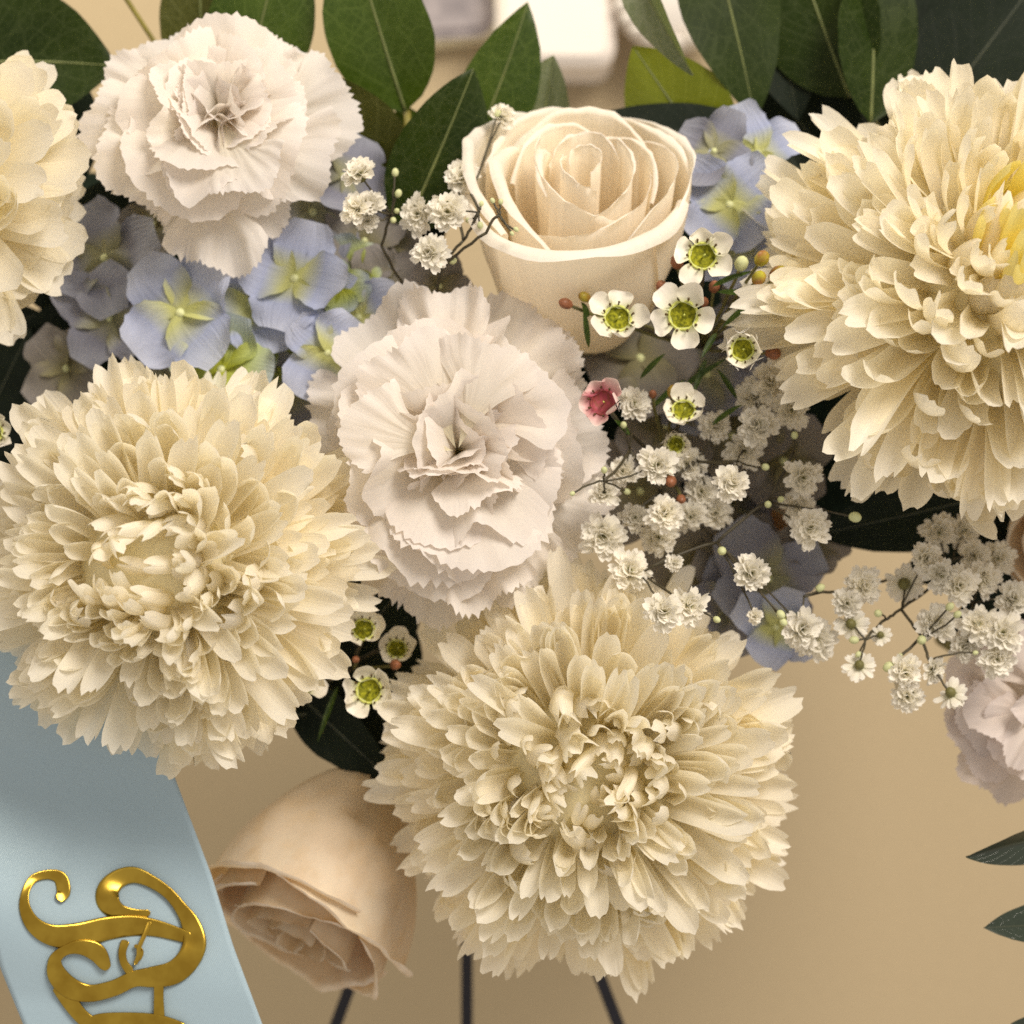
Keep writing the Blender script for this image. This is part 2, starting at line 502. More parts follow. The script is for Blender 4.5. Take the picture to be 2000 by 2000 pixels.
tag(wp, 'blank white rectangular panel, blurred on the wall above the small grey leaf', 'panel')
pv = thing('porcelain_ornament', 'white porcelain ornament with a beaded rim, blurred behind the grey twisted leaf', 'ornament', on_wall(1290, -20, 0.03))
put('dish', *blob(on_wall(1310, -20, 0.03), 115 * kw, 0.02, 120 * kw, 24, 14), m_porc, pv)
bd = []
for i in range(22):
    a = 2 * math.pi * i / 22
    bd.append(blob(on_wall(1310 + 102 * math.cos(a), -20 + 104 * math.sin(a), 0.044), 12 * kw, 0.005, 12 * kw, 6, 5))
put('beaded_rim', *join_lists(bd), m_porc, pv)

# ---------------------------------------------------------------- foam, easel
def rock_box(x0, y0, x1, y1, Y0, Y1, seed):
    a, b = P(x0, y1, Y0), P(x1, y0, Y0)
    V, F, U = [], [], []
    nx, nz = 14, 10
    for side, Y in ((0, Y0), (1, Y1)):
        for j in range(nz + 1):
            for i in range(nx + 1):
                x = a.x + (b.x - a.x) * i / nx; z = a.z + (b.z - a.z) * j / nz
                edge = min(i, nx - i, 2) / 2 * min(j, nz - j, 2) / 2
                p = Vector((x, Y + (0.012 * (1 - edge) if side == 0 else -0.004 * (1 - edge)), z))
                nn = noise.noise_vector(p * 40 + Vector((seed, 0, 0))) * 0.004
                V.append(p + nn); U.append((i / nx, j / nz))
    g = gridf(nx, nz); n = (nx + 1) * (nz + 1)
    F += g + [tuple(q + n for q in f[::-1]) for f in g]
    for i in range(nx):
        F.append((i, i + n, i + 1 + n, i + 1)); t = nz * (nx + 1)
        F.append((t + i, t + i + 1, t + i + 1 + n, t + i + n))
    for j in range(nz):
        l = j * (nx + 1); r = l + nx
        F.append((l, l + nx + 1, l + nx + 1 + n, l + n)); F.append((r, r + n, r + nx + 1 + n, r + nx + 1))
    return V, F, U
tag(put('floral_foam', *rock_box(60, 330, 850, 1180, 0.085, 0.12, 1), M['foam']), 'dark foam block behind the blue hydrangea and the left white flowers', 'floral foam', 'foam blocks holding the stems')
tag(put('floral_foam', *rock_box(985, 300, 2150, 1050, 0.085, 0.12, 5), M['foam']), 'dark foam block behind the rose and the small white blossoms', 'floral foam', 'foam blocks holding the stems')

ez = thing('easel', 'black metal easel whose three legs show below the lowest chrysanthemum', 'easel', P(912, 1700, 0.13))
def rod(a, b, w, d):
    t = (b - a).normalized(); s = t.cross(Vector((0, 1, 0))).normalized(); n = s.cross(t)
    V = []; c = 0.25
    for p in (a, b):
        for (x, y) in ((-1 + c, -1), (1 - c, -1), (1, -1 + c), (1, 1 - c), (1 - c, 1), (-1 + c, 1), (-1, 1 - c), (-1, -1 + c)):
            V.append(p + s * x * w + n * y * d)
    F = [(k, (k + 1) % 8, 8 + (k + 1) % 8, 8 + k) for k in range(8)] + [tuple(range(8))[::-1], tuple(range(8, 16))]
    return V, F, [(0, 0)] * 16
put('leg', *rod(P(870, 1420, 0.125), P(590, 2180, 0.125), 14 * K, 14 * K), M['easel'], ez, False)
put('leg', *rod(P(912, 1420, 0.15), P(912, 2180, 0.15), 14 * K, 14 * K), M['easel'], ez, False)
put('leg', *rod(P(985, 1420, 0.125), P(1276, 2180, 0.125), 14 * K, 14 * K), M['easel'], ez, False)
put('crossbar', *rod(P(850, 1430, 0.137), P(1010, 1430, 0.137), 20 * K, 8 * K), M['easel'], ez, False)

# ---------------------------------------------------------------- leaves
def blade(a, b, c, nrm, hw, prof, fold=0.0, nu=8, nv=14, wav=0.0, seed=0, edge=0.0, cup=0.0, twist=0.0):
    V, U = [], []
    for j in range(nv + 1):
        t = j / nv
        p = bez(a, b, c, t); tg = dbez(a, b, c, max(0.001, min(0.999, t))).normalized()
        s = tg.cross(nrm).normalized(); n = s.cross(tg)
        if twist:
            q = Matrix.Rotation(twist * t, 3, tg); s = q @ s; n = q @ n
        w = prof(t) * hw
        for i in range(nu + 1):
            u = -1 + 2 * i / nu
            off = fold * abs(u) * w + cup * u * u * w
            wv = wav * hw * (abs(u) ** 1.5) * math.sin(t * 9 + seed * 2 + (1.3 if u > 0 else 0)) if wav else 0
            e = 1 + edge * noise.noise(Vector((t * 30, seed * 5 + (u > 0), 0.5)))
            V.append(p + s * u * w * (e if abs(u) > 0.95 else 1) + n * (off + wv))
            U.append((i / nu, t))
    return V, gridf(nu, nv), U

def leaf_prof(t):
    return max(0.012, 2.95 * max(0.0, t) ** 0.68 * max(0.0, 1 - t) ** 0.92)

def leaf(parent, base, tip, hw, Y0, Y1, mat='leaf', fold=0.25, bow=0.06, roll=0.0, wav=0.05, side=0.0, twist=0.0, label=None):
    a, c = P(base[0], base[1], Y0), P(tip[0], tip[1], Y1)
    L = (c - a).length
    ax = (c - a).normalized()
    nrm = Vector((0, -1, 0))
    nrm = (nrm - ax * nrm.dot(ax)).normalized()
    sd = ax.cross(nrm)
    nrm = Matrix.Rotation(R_(roll), 3, ax) @ nrm
    m = (a + c) / 2 + nrm * bow * L + sd * side * L
    V, F, U = blade(a, m, c, nrm, hw * K, leaf_prof, fold, 10, 18, wav, len(ORG), 0.03, 0.0, twist)
    o = put('leaf', V, F, U, M[mat], parent)
    if label: o['label'] = label
    # the raised midrib
    mid = [V[j * 11 + 5] - nrm * 0.0001 for j in range(19)]
    rad = [0.0007 * (1 - 0.75 * j / 18) for j in range(19)]
    put('midrib', *tube(mid, rad, 5), M['midrib' + ('_d' if mat in ('leaf_dark', 'leaf_gloss') else '')], o)
    return o
M['midrib'] = plain_mat('pale leaf midrib', (0.17, 0.20, 0.07), 0.45, 0.3, 200)
M['midrib_d'] = plain_mat('dark leaf midrib', (0.045, 0.055, 0.035), 0.45, 0.3, 200)

def sprig(label, leaves, stem, mat='stem_olive', Y=0.06, srad=0.0011):
    t = thing('leaf_sprig', label, 'foliage', P(stem[0][0], stem[0][1], Y), 'sprigs of broad green leaves')
    pts = [P(x, y, yy) for x, y, yy in stem]
    dense = []
    for i in range(len(pts) - 1):
        for k in range(4): dense.append(pts[i].lerp(pts[i + 1], k / 4))
    dense.append(pts[-1])
    put('stem', *tube(dense, srad, 6), M[mat], t)
    for l in leaves:
        leaf(t, *l[:5], **(l[5] if len(l) > 5 else {}))
    return t

d_ = dict
sprig('fan of five pointed green leaves between the upper carnation and the rose', [
    ((792, 218), (680, -150), 113, .050, .035, d_(mat='leaf', fold=.18, roll=-10)),
    ((905, 330), (1031, 4), 84, .055, .045, d_(mat='leaf', fold=.22, roll=14, side=.03)),
    ((800, 380), (602, 128), 108, .048, .035, d_(mat='leaf_olive', fold=.20, roll=-25, side=-.05)),
    ((790, 450), (925, 134), 102, .040, .030, d_(mat='leaf_deep', fold=.30, roll=20, side=.0)),
    ((1055, 300), (1081, 108), 68, .060, .052, d_(mat='leaf_grey', fold=.5, roll=-20)),
], [(800, 520, .07), (800, 400, .055), (795, 215, .052)])
sprig('broad dark leaf with a curled pointed tip left of the upper carnation', [
    ((-120, 130), (228, 129), 165, .06, .045, d_(mat='leaf_deep', fold=.16, roll=-8, side=-.02, bow=.08)),
    ((60, 250), (10, -120), 85, .07, .06, d_(mat='leaf_dark', fold=.3)),
    ((130, 380), (60, 60), 110, .07, .07, d_(mat='leaf_dark', fold=.2)),
], [(60, 500, .09), (40, 300, .07), (-100, 160, .06)])
sprig('two leaves rising behind the top of the upper carnation, with a bare olive stem', [
    ((400, 180), (390, -150), 82, .06, .05, d_(mat='leaf_olive', fold=.35, roll=-15)),
    ((470, 200), (560, -150), 112, .055, .045, d_(mat='leaf', fold=.22, roll=10)),
], [(440, 400, .08), (430, 200, .06), (300, 80, .055), (235, -20, .05)], srad=.0008)
sprig('yellow green leaf and dark leaf overlapping above the rose', [
    ((1400, 330), (1236, 90), 112, .055, .045, d_(mat='leaf_bright', fold=.12, roll=-10, label='bright yellow green leaf')),
    ((1560, 330), (1170, 222), 72, .05, .045, d_(mat='leaf_dark', fold=.2, roll=12)),
], [(1500, 480, .08), (1480, 350, .06), (1400, 320, .055)])
sprig('narrow grey green leaf hanging point down over the pale wall', [
    ((1222, -90), (1354, 147), 48, .03, .028, d_(mat='leaf_grey', fold=.5, roll=30, twist=.7)),
], [(1222, -90, .03), (1150, -300, .03)])
sprig('overlapping large dark leaves above the right chrysanthemum', [
    ((1370, -190), (1475, 232), 112, .045, .05, d_(mat='leaf_deep', fold=.12, roll=-12)),
    ((1660, 190), (1520, -190), 130, .055, .05, d_(mat='leaf_deep', fold=.16, roll=-20)),
    ((1700, 240), (1700, -150), 100, .05, .048, d_(mat='leaf_deep', fold=.2, roll=25)),
    ((1480, -100), (1560, 235), 90, .057, .06, d_(mat='leaf_dark', fold=.15)),
], [(1800, 420, .09), (1700, 220, .06), (1640, 120, .055), (1562, -20, .052)], mat='stem', srad=.0009)
sprig('near black leaves at the upper right corner', [
    ((1800, 260), (2040, -60), 150, .065, .06, d_(mat='leaf_dark', fold=.15)),
    ((1820, 270), (1760, -120), 120, .07, .065, d_(mat='leaf_dark', fold=.15)),
    ((1980, 300), (2120, -50), 130, .075, .07, d_(mat='leaf_dark', fold=.15)),
    ((1640, 330), (1480, 150), 100, .072, .072, d_(mat='leaf_dark', fold=.15)),
    ((1720, 330), (1640, 100), 105, .074, .07, d_(mat='leaf_dark', fold=.15)),
], [(1850, 450, .09), (1820, 270, .07)], mat='stem_dark')
sprig('two glossy dark leaves reaching in from the right edge over the bare wall', [
    ((2090, 1625), (1887, 1674), 47, .02, .0, d_(mat='leaf_gloss', fold=.35, roll=-30, bow=.12, side=.10)),
    ((2110, 1808), (1922, 1812), 44, .02, .005, d_(mat='leaf_gloss', fold=.3, roll=25, bow=.08)),
    ((2110, 2010), (1975, 2000), 40, .02, .01, d_(mat='leaf_gloss', fold=.3)),
], [(2160, 1500, .02), (2110, 1700, .02), (2120, 2050, .02)], mat='stem_dark')
sprig('black green leaves in the gap above the drooping rose', [
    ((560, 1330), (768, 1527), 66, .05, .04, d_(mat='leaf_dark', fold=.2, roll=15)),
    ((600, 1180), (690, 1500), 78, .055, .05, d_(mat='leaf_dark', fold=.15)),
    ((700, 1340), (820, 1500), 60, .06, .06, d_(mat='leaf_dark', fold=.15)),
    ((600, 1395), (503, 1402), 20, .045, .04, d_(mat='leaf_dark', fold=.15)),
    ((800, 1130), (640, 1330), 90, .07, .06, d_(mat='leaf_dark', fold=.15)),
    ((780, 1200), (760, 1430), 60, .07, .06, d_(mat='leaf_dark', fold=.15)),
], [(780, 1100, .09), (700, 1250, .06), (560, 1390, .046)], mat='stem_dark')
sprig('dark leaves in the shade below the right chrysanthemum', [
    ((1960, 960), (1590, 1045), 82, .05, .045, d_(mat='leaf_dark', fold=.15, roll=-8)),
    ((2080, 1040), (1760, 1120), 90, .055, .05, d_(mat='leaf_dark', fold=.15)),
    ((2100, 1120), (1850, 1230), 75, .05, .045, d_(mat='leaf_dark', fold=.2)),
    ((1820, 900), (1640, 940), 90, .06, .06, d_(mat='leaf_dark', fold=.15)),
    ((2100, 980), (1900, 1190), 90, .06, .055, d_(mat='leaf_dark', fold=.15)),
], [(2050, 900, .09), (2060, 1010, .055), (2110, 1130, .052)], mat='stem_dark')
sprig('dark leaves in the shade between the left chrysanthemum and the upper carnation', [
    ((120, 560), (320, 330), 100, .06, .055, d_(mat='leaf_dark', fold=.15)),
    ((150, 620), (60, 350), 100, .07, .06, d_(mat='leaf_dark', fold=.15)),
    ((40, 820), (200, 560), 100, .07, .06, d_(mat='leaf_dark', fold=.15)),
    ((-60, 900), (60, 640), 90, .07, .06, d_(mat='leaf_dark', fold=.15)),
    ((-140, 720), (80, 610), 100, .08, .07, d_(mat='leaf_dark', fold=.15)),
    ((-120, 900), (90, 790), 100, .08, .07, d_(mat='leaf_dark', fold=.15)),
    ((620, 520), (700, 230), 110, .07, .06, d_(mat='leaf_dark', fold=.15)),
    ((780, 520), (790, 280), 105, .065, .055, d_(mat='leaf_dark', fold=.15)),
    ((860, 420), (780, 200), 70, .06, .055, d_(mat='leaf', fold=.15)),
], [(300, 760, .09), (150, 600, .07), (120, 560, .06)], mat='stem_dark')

# ---------------------------------------------------------------- chrysanthemums
def mum_petal_mesh(curl, cup, rng, seed, w0=0.50, mat='mum', hooks=(0.2, 0.6, 1.0, 1.4)):
    nu, nv = 6, 12
    V, U = [], []
    y = z = 0.0
    tp = 0.0
    teeth = [rng.uniform(-0.030, 0.025) for _ in range(nu + 1)]
    n1 = rng.choice([2, 3, 4])
    teeth[n1] -= rng.uniform(0.01, 0.06)
    teeth[0] -= .02; teeth[-1] -= .02
    skew = rng.uniform(-0.18, 0.18)
    tw = rng.uniform(-0.35, 0.35)
    hook = rng.choice(hooks)
    for j in range(nv + 1):
        t = 1 - (1 - j / nv) ** 1.45
        ang = curl * t ** 1.6 + hook * max(0.0, (t - 0.66) / 0.34) ** 1.3
        y += math.cos(ang) * (t - tp); z += math.sin(ang) * (t - tp)
        tp = t
        w = w0 + (1 - w0) * math.sin(min(1, t / 0.68) * math.pi / 2) ** 1.2
        if t > 0.84:
            q = (t - 0.84) / 0.16
            w = math.sqrt(max(0.0, 1 - (q * 0.80) ** 3.2))
        cw = cup * (0.65 + 0.35 * t)
        for i in range(nu + 1):
            u = -1 + 2 * i / nu
            dy = teeth[i] * max(0, (t - 0.72) / 0.28) ** 2
            groove = 0.045 * math.cos(u * math.pi * 2.0) * math.sin(math.pi * min(1, t * 1.1))
            x = u * w * 0.5 + skew * t * t * 0.6
            zz = (cw * (u * u) * w * 0.20 + groove * 0.6 + tw * u * w * 0.25 * t) * 0.19
            V.append((x, y + dy * math.cos(ang) - zz * math.sin(ang) * 1.0, z + dy * math.sin(ang) + zz * math.cos(ang)))
            U.append((i / nu, t))
    return mk_mesh('petal', V, gridf(nu, nv), U, M[mat])

MUMP = {}
_r = random.Random(3)
for ci, curl in enumerate((-1.25, -0.8, -0.4, 0.0, 0.5, 1.2)):
    MUMP[ci] = [mum_petal_mesh(curl + _r.uniform(-.15, .15), _r.uniform(0.9, 1.9), _r, k) for k in range(6)]
    MUMP[('core', ci)] = [mum_petal_mesh(curl + _r.uniform(-.15, .15), _r.uniform(1.2, 2.0), _r, k, mat='mum_core', hooks=(.1, .4)) for k in range(3)]
    MUMP[('mid', ci)] = [mum_petal_mesh(curl + _r.uniform(-.15, .15), _r.uniform(1.2, 2.0), _r, k, hooks=(.1, .4)) for k in range(4)]
CURLS = (-1.25, -0.8, -0.4, 0.0, 0.5, 1.2)

def basis(ax):
    ax = ax.normalized()
    e = Vector((0, 0, 1)) if abs(ax.z) < 0.9 else Vector((1, 0, 0))
    x = e.cross(ax).normalized()
    return x, ax.cross(x), ax

def mum(label, px, py, Y, Rpx, axis, seed, n=400, thmax=112, wid=0.115, lenk=1.0, incurve=1.0, squash=(1, 1), core=0.10, flat=0.86, parts=300, swirl=0.5, th0=2.5, lean=-0.45):
    rg = random.Random(seed)
    C = P(px, py, Y)
    R = Rpx * K
    X, Z, A = basis(Vector(axis))
    t = thing('chrysanthemum', label, 'chrysanthemum', C, 'large cream chrysanthemums')
    items = []
    for i in range(n):
        f = (i + 0.5) / n
        ct = math.cos(R_(th0)) - (f ** 1.05) * (math.cos(R_(th0)) - math.cos(R_(thmax)))
        th = math.acos(ct)
        ph = i * 2.399963 + rg.uniform(-.12, .12)
        deg = math.degrees(th)
        # the head is not regular: neighbouring petals lean together
        q = Vector((math.sin(th) * math.cos(ph), math.sin(th) * math.sin(ph), math.cos(th)))
        nz = noise.noise_vector(q * 2.1 + Vector((seed * 3.7, 0, 0)))
        nz2 = noise.noise_vector(q * 5.0 + Vector((0, seed * 1.7, 0)))
        th_t = th + (nz.x * 0.30 + nz2.x * 0.20) * swirl * min(1, .25 + deg / 30) + rg.gauss(0, 0.05)
        ph_t = ph + (nz.y * 0.30 + nz2.y * 0.25) * swirl / max(0.35, math.sin(th)) + rg.gauss(0, 0.04)
        if deg < 18: curl = 1.05 * incurve
        elif deg < 45: curl = 0.85 + (lean - 0.85) * (deg - 18) / 27
        elif deg < 78: curl = lean
        else: curl = -0.45 + (deg - 78) / 30 * 0.5
        kk = min(1, deg / 35)
        curl += (nz2.z * 1.3 + rg.uniform(-.35, .35)) * kk
        ci = min(range(6), key=lambda k: abs(CURLS[k] - curl))
        cv = CURLS[ci]
        L = R * (0.78 + 0.12 * min(1, deg / 80)) * (1 + rg.uniform(-.13, .10) + (rg.uniform(-.10, .07) if deg > 70 else 0)) * lenk
        L *= (1 + 0.12 * nz.z)
        th_b = th_t + cv * 0.42
        P2 = X * math.cos(ph_t) * squash[0] + Z * math.sin(ph_t) * squash[1]
        d0 = (A * math.cos(th_b) + P2 * math.sin(th_b)).normalized()
        P1 = (X * math.cos(ph_t) + Z * math.sin(ph_t))
        nrm = (A * math.sin(th_b) - P1 * math.cos(th_b))
        nrm = (nrm - d0 * nrm.dot(d0)).normalized()
        # aim the chord at th_t, tip on the dome
        base = C + (A * math.cos(th) * flat + P2 * math.sin(th)) * R * 0.16 - A * R * 0.05
        sd = d0.cross(nrm)
        roll = rg.gauss(0, 0.20) + nz.z * 0.5
        rt = Matrix.Rotation(roll, 3, d0)
        nrm = rt @ nrm; sd = rt @ sd
        w = R * wid * (0.62 + 0.63 * min(1, deg / 60)) * (1 + rg.uniform(-.16, .16)) * 1.35
        ms = MUMP[('core', ci)] if deg < core * 180 else MUMP[('mid', ci)] if deg < 30 else MUMP[ci]
        Mx = frame(base, sd, d0, nrm, w, L, L * 0.5 + w * 0.5)
        Mx = frame(base, sd, d0, nrm, w, L, L)
        items.append((deg, rg.choice(ms), Mx))
    # the ones that show largest become parts; the innermost and the hindmost are joined
    order = sorted(range(n), key=lambda k: (items[k][0] < 16, items[k][0] > 104, items[k][0]))
    keep = set(order[:min(parts, n)])
    rest = []
    for k, (deg, me, Mx) in enumerate(items):
        if k in keep:
            inst('petal', me, Mx, t)
        else:
            vs = [Mx @ v.co for v in me.vertices]
            us = [(0, 0)] * len(vs)
            for lp in me.loops: us[lp.vertex_index] = tuple(me.uv_layers[0].data[lp.index].uv)
            rest.append((vs, [tuple(p.vertices) for p in me.polygons], us))
    if rest:
        o = put('small_petals', *join_lists(rest), M['mum'], t)
        o['kind'] = 'stuff'
    # solid cushion for the petal bases, added to bounce light and hide darkness
    qh = A.to_track_quat('Z', 'Y')
    put('heart', *blob(C + A * R * .02, R * .55, R * .55, R * .53, 24, 16, qh), M['heart'], t)
    # green base and stem at the back
    q = A.to_track_quat('Z', 'Y')
    put('calyx', *blob(C - A * R * 0.10, R * .2, R * .2, R * .13, 12, 8, q), M['stem'], t)
    put('stem', *tube(curve_pts(C - A * R * .15, Vector((C.x * .9, 0.10, C.z * .9 + .01))), .0028, 8), M['stem'], t)
    return t

# ---------------------------------------------------------------- carnations
def fan(base, d, nrm, L, half, rng, rip=0.10, cyc=2.5, reflex=0.35, teeth=0.024, nu=44, nv=9, cup=0.0, flare=1.25):
    """a fringed carnation petal: claw, fan, pleats that grow to the rim, toothed edge"""
    V, U = [], []
    s = d.cross(nrm).normalized()
    ph = rng.uniform(0, 6.28); ph2 = rng.uniform(0, 6.28); sk = rng.uniform(-.15, .15)
    lobes = rng.uniform(1.5, 3.0)
    so = rng.uniform(0, 50)
    edge = []
    for i in range(nu + 1):
        u = -1 + 2 * i / nu
        e = 1 - 0.14 * abs(u) ** 2.4 + 0.05 * math.sin(u * lobes * 2 + ph2)
        saw = abs(((u * 9.5 + so) % 1.0) - 0.5) * 2
        e += teeth * (saw - 0.5) * 1.5 + teeth * 1.6 * noise.noise(Vector((u * 16, so, 0)))
        edge.append(e)
    for j in range(nv + 1):
        t = j / nv
        tt = t ** 0.85
        for i in range(nu + 1):
            u = -1 + 2 * i / nu
            r = tt * (edge[i] if j == nv else 1 + (edge[i] - 1) * t ** 3)
            a = u * half * (0.30 + 0.70 * min(1, t * flare)) + sk * t
            lat = math.sin(a) * r; lon = math.cos(a) * r
            bend = reflex * r * r
            p = t ** 1.5
            z = rip * p * math.sin(u * cyc * math.pi + ph + 0.8 * t) + rip * 0.20 * p * math.sin(u * cyc * 2.3 * math.pi + ph2) \
                + 0.025 * p * noise.noise(Vector((u * 5, t * 4, so))) * 2 + cup * u * u * p
            V.append(base + (s * lat + d * (lon - bend * 0.25) + nrm * (z - bend)) * L)
            U.append((i / nu, t))
    return V, gridf(nu, nv), U

def carnation(label, px, py, Y, Rpx, axis, seed, outer, mat='carn', inner=((6, .88, 22, 54), (7, .80, 44, 52), (6, .70, 64, 48), (6, .62, 80, 46), (6, .55, 87, 50), (4, .48, 89, 56)), hump=0.0, group='white fringed carnations'):
    rg = random.Random(seed)
    C = P(px, py, Y); R = Rpx * K
    X, Z, A = basis(Vector(axis))
    t = thing('carnation', label, 'carnation', C, group)
    V0 = Vector((0, -1, 0))
    for (ang, ln, half, yb, tilt) in outer:
        a = R_(ang)
        d = Vector((math.cos(a), tilt, math.sin(a))).normalized()
        nrm = (V0 - d * V0.dot(d)).normalized()
        base = C + Vector((0, yb, 0)) + d * 0.03 * R
        F_ = fan(base, d, nrm, ln * K, R_(half), rg, rip=rg.uniform(.045, .075) if yb > -.005 else .05, cyc=rg.uniform(1.2, 2.2) if yb > -.005 else rg.uniform(.7, 1.2), reflex=rg.uniform(.02, .18))
        put('petal', *F_, M[mat], t)
    for li, (n, ln, el, half) in enumerate(inner):
        for k in range(n):
            ph = 2 * math.pi * (k + 0.5 * (li % 2)) / n + rg.uniform(-.25, .25)
            e = R_(el + rg.uniform(-12, 12))
            Pd = X * math.cos(ph) + Z * math.sin(ph)
            d = (Pd * math.cos(e) + A * math.sin(e)).normalized()
            nrm = (A - d * A.dot(d)).normalized() if el < 80 else (-Pd)
            nrm = Matrix.Rotation(rg.uniform(-.7, .7), 3, d) @ nrm
            base = C - A * R * (0.06) + Pd * R * (0.05 + .02 * (3 - li))
            L = R * ln * rg.uniform(.85, 1.1)
            F_ = fan(base, d, nrm, L, R_(half * rg.uniform(.85, 1.25)), rg, rip=rg.uniform(.08, .16), cyc=rg.uniform(.7, 1.7), reflex=rg.uniform(.1, .55), nu=40, nv=9)
            put('petal', *F_, M[mat], t)
    q = A.to_track_quat('Z', 'Y')
    put('calyx', *blob(C - A * R * 0.28, R * .13, R * .13, R * .3, 12, 8, q), M['stem'], t)
    put('stem', *tube(curve_pts(C - A * R * .5 + Vector((0, .005, 0)), Vector((C.x * .9, 0.10, C.z * .9 + .01))), .0020, 8), M['stem'], t)
    return t

# ---------------------------------------------------------------- roses
def rose(label, px, py, Y, Rpx, axis, petals, mat='rose', hb=-1.45, seed=1, belly=.62, up=(0, 0, 1), spin=0.0, group='cream roses'):
    rg = random.Random(seed)
    C = P(px, py, Y); R = Rpx * K
    A = Vector(axis).normalized()
    u_ = Vector(up)
    B = (u_ - A * u_.dot(A)).normalized()
    X = B.cross(A)
    if X.x < 0: X = -X
    t = thing('rose', label, 'rose', C, group)
    for k, (ph, ext, r1, h1, drop, roll, skew, point) in enumerate(petals):
        nu, nv = 28, 22
        V, U = [], []
        s0 = rg.uniform(0, 40)
        for j in range(nv + 1):
            v = j / nv
            for i in range(nu + 1):
                u = -1 + 2 * i / nu
                a = R_(ph + spin) + R_(ext) * u * (0.50 + 0.50 * min(1, v * 1.5) ** 0.8)
                rim = h1 - drop * abs(u) ** 2.6 + skew * u + point * max(0, 1 - abs(u) * 2.2) ** 1.5
                rim += 0.035 * noise.noise(Vector((u * 2.5, s0, 0)))
                h = hb + (rim - hb) * v
                g = math.sin(min(1, v) * math.pi / 2 * 0.98) ** (belly if r1 > .9 else .62)
                r = 0.16 + (r1 - 0.16) * g
                vb = 0.72
                vv = min(1.0, v / vb)
                h = hb + (rim - hb) * vv
                g = math.sin(vv * math.pi / 2 * 0.98) ** (belly if r1 > .9 else .62)
                r = 0.16 + (r1 - 0.16) * g
                q = max(0.0, (v - vb) / (1 - vb))
                rad = max(.010, roll * 0.46) * (1 - 0.3 * abs(u)) * (1 + .5 * noise.noise(Vector((u * 1.7, s0, 3))))
                am = (1.1 if roll < .06 else 2.3) * (1 + .45 * noise.noise(Vector((u * 2.3, s0, 7))))
                r += rad * (1 - math.cos(q * am)) + 0.05 * math.sin(u * 3 + s0) * vv * vv * r1
                h += rad * math.sin(q * am)
                r *= 1 + 0.07 * u * (1 if k % 2 else -1) * vv
                r += 0.05 * r1 * noise.noise(Vector((u * 2, v * 2, s0 + 9))) + .014 * noise.noise(Vector((u * 6, v * 5, s0)))
                h += .022 * noise.noise(Vector((u * 7, s0, 2))) * v ** 3
                V.append(C + (A * h + (X * math.cos(a) + B * math.sin(a)) * r) * R)
                U.append((i / nu, v))
        o = put('petal', V, gridf(nu, nv), U, M[mat], t)
    q = A.to_track_quat('Z', 'Y')
    put('calyx', *blob(C + A * R * (hb - .02), R * .24, R * .24, R * .2, 12, 8, q), M['stem'], t)
    b = C + A * R * (hb - .1)
    put('stem', *tube(curve_pts(b, Vector((b.x * .95, 0.10, b.z * .95))), .0024, 8), M['stem'], t)
    return t

# ---------------------------------------------------------------- hydrangeas
def sepal_prof(t):
    return max(0.10, math.sin(math.pi * min(1, (t * 0.86 + 0.02)) ** 0.9) ** 0.55)

def hydrangea(label, loc, florets):
    t = thing('hydrangea', label, 'hydrangea', P(*loc), 'blue hydrangea heads')
    for fi, (px, py, Y, Rpx, rot, tx, tz, mat) in enumerate(florets):
        rg = random.Random(fi * 7 + int(px))
        c = P(px, py, Y); R = 1.18 * Rpx * K * (D + Y) / D
        n = Vector((tx, -1, tz)).normalized()
        X, Z, A = basis(n)
        eye = put('floret', *blob(c - A * 0, R * .085, R * .085, R * .07, 8, 6, A.to_track_quat('Z', 'Y')), M['bud_pale'], t)
        for k in range(4):
            a = R_(rot + 90 * k + rg.uniform(-8, 8))
            d = X * math.cos(a) + Z * math.sin(a)
            sd = rg.uniform(-.12, .18)
            tip = c + d * R * rg.uniform(.88, 1.1) + A * R * rg.uniform(-.05, .30)
            mid = c + d * R * .5 + A * R * (sd * .4 - .02)
            nn = (A + (d.cross(A)) * rg.uniform(-.25, .25)).normalized()
            V, F, U = blade(c + A * R * .01 * k, mid, tip, nn, R * rg.uniform(.46, .60), sepal_prof, 0.0, 12, 12, .17, fi + k, .09, rg.uniform(-.1, .3))
            put('sepal', V, F, U, M[mat], eye)
        put('pedicel', *tube(curve_pts(c, c + Vector((0, .03, -.004)), n=4), .0006, 5), M['stem'], eye)
    return t

# ---------------------------------------------------------------- waxflowers
def wax_prof(t):
    return max(0.16, math.sin(math.pi * min(1, (t * 0.80 + 0.12))) ** 0.5 * (0.75 + .25 * t))

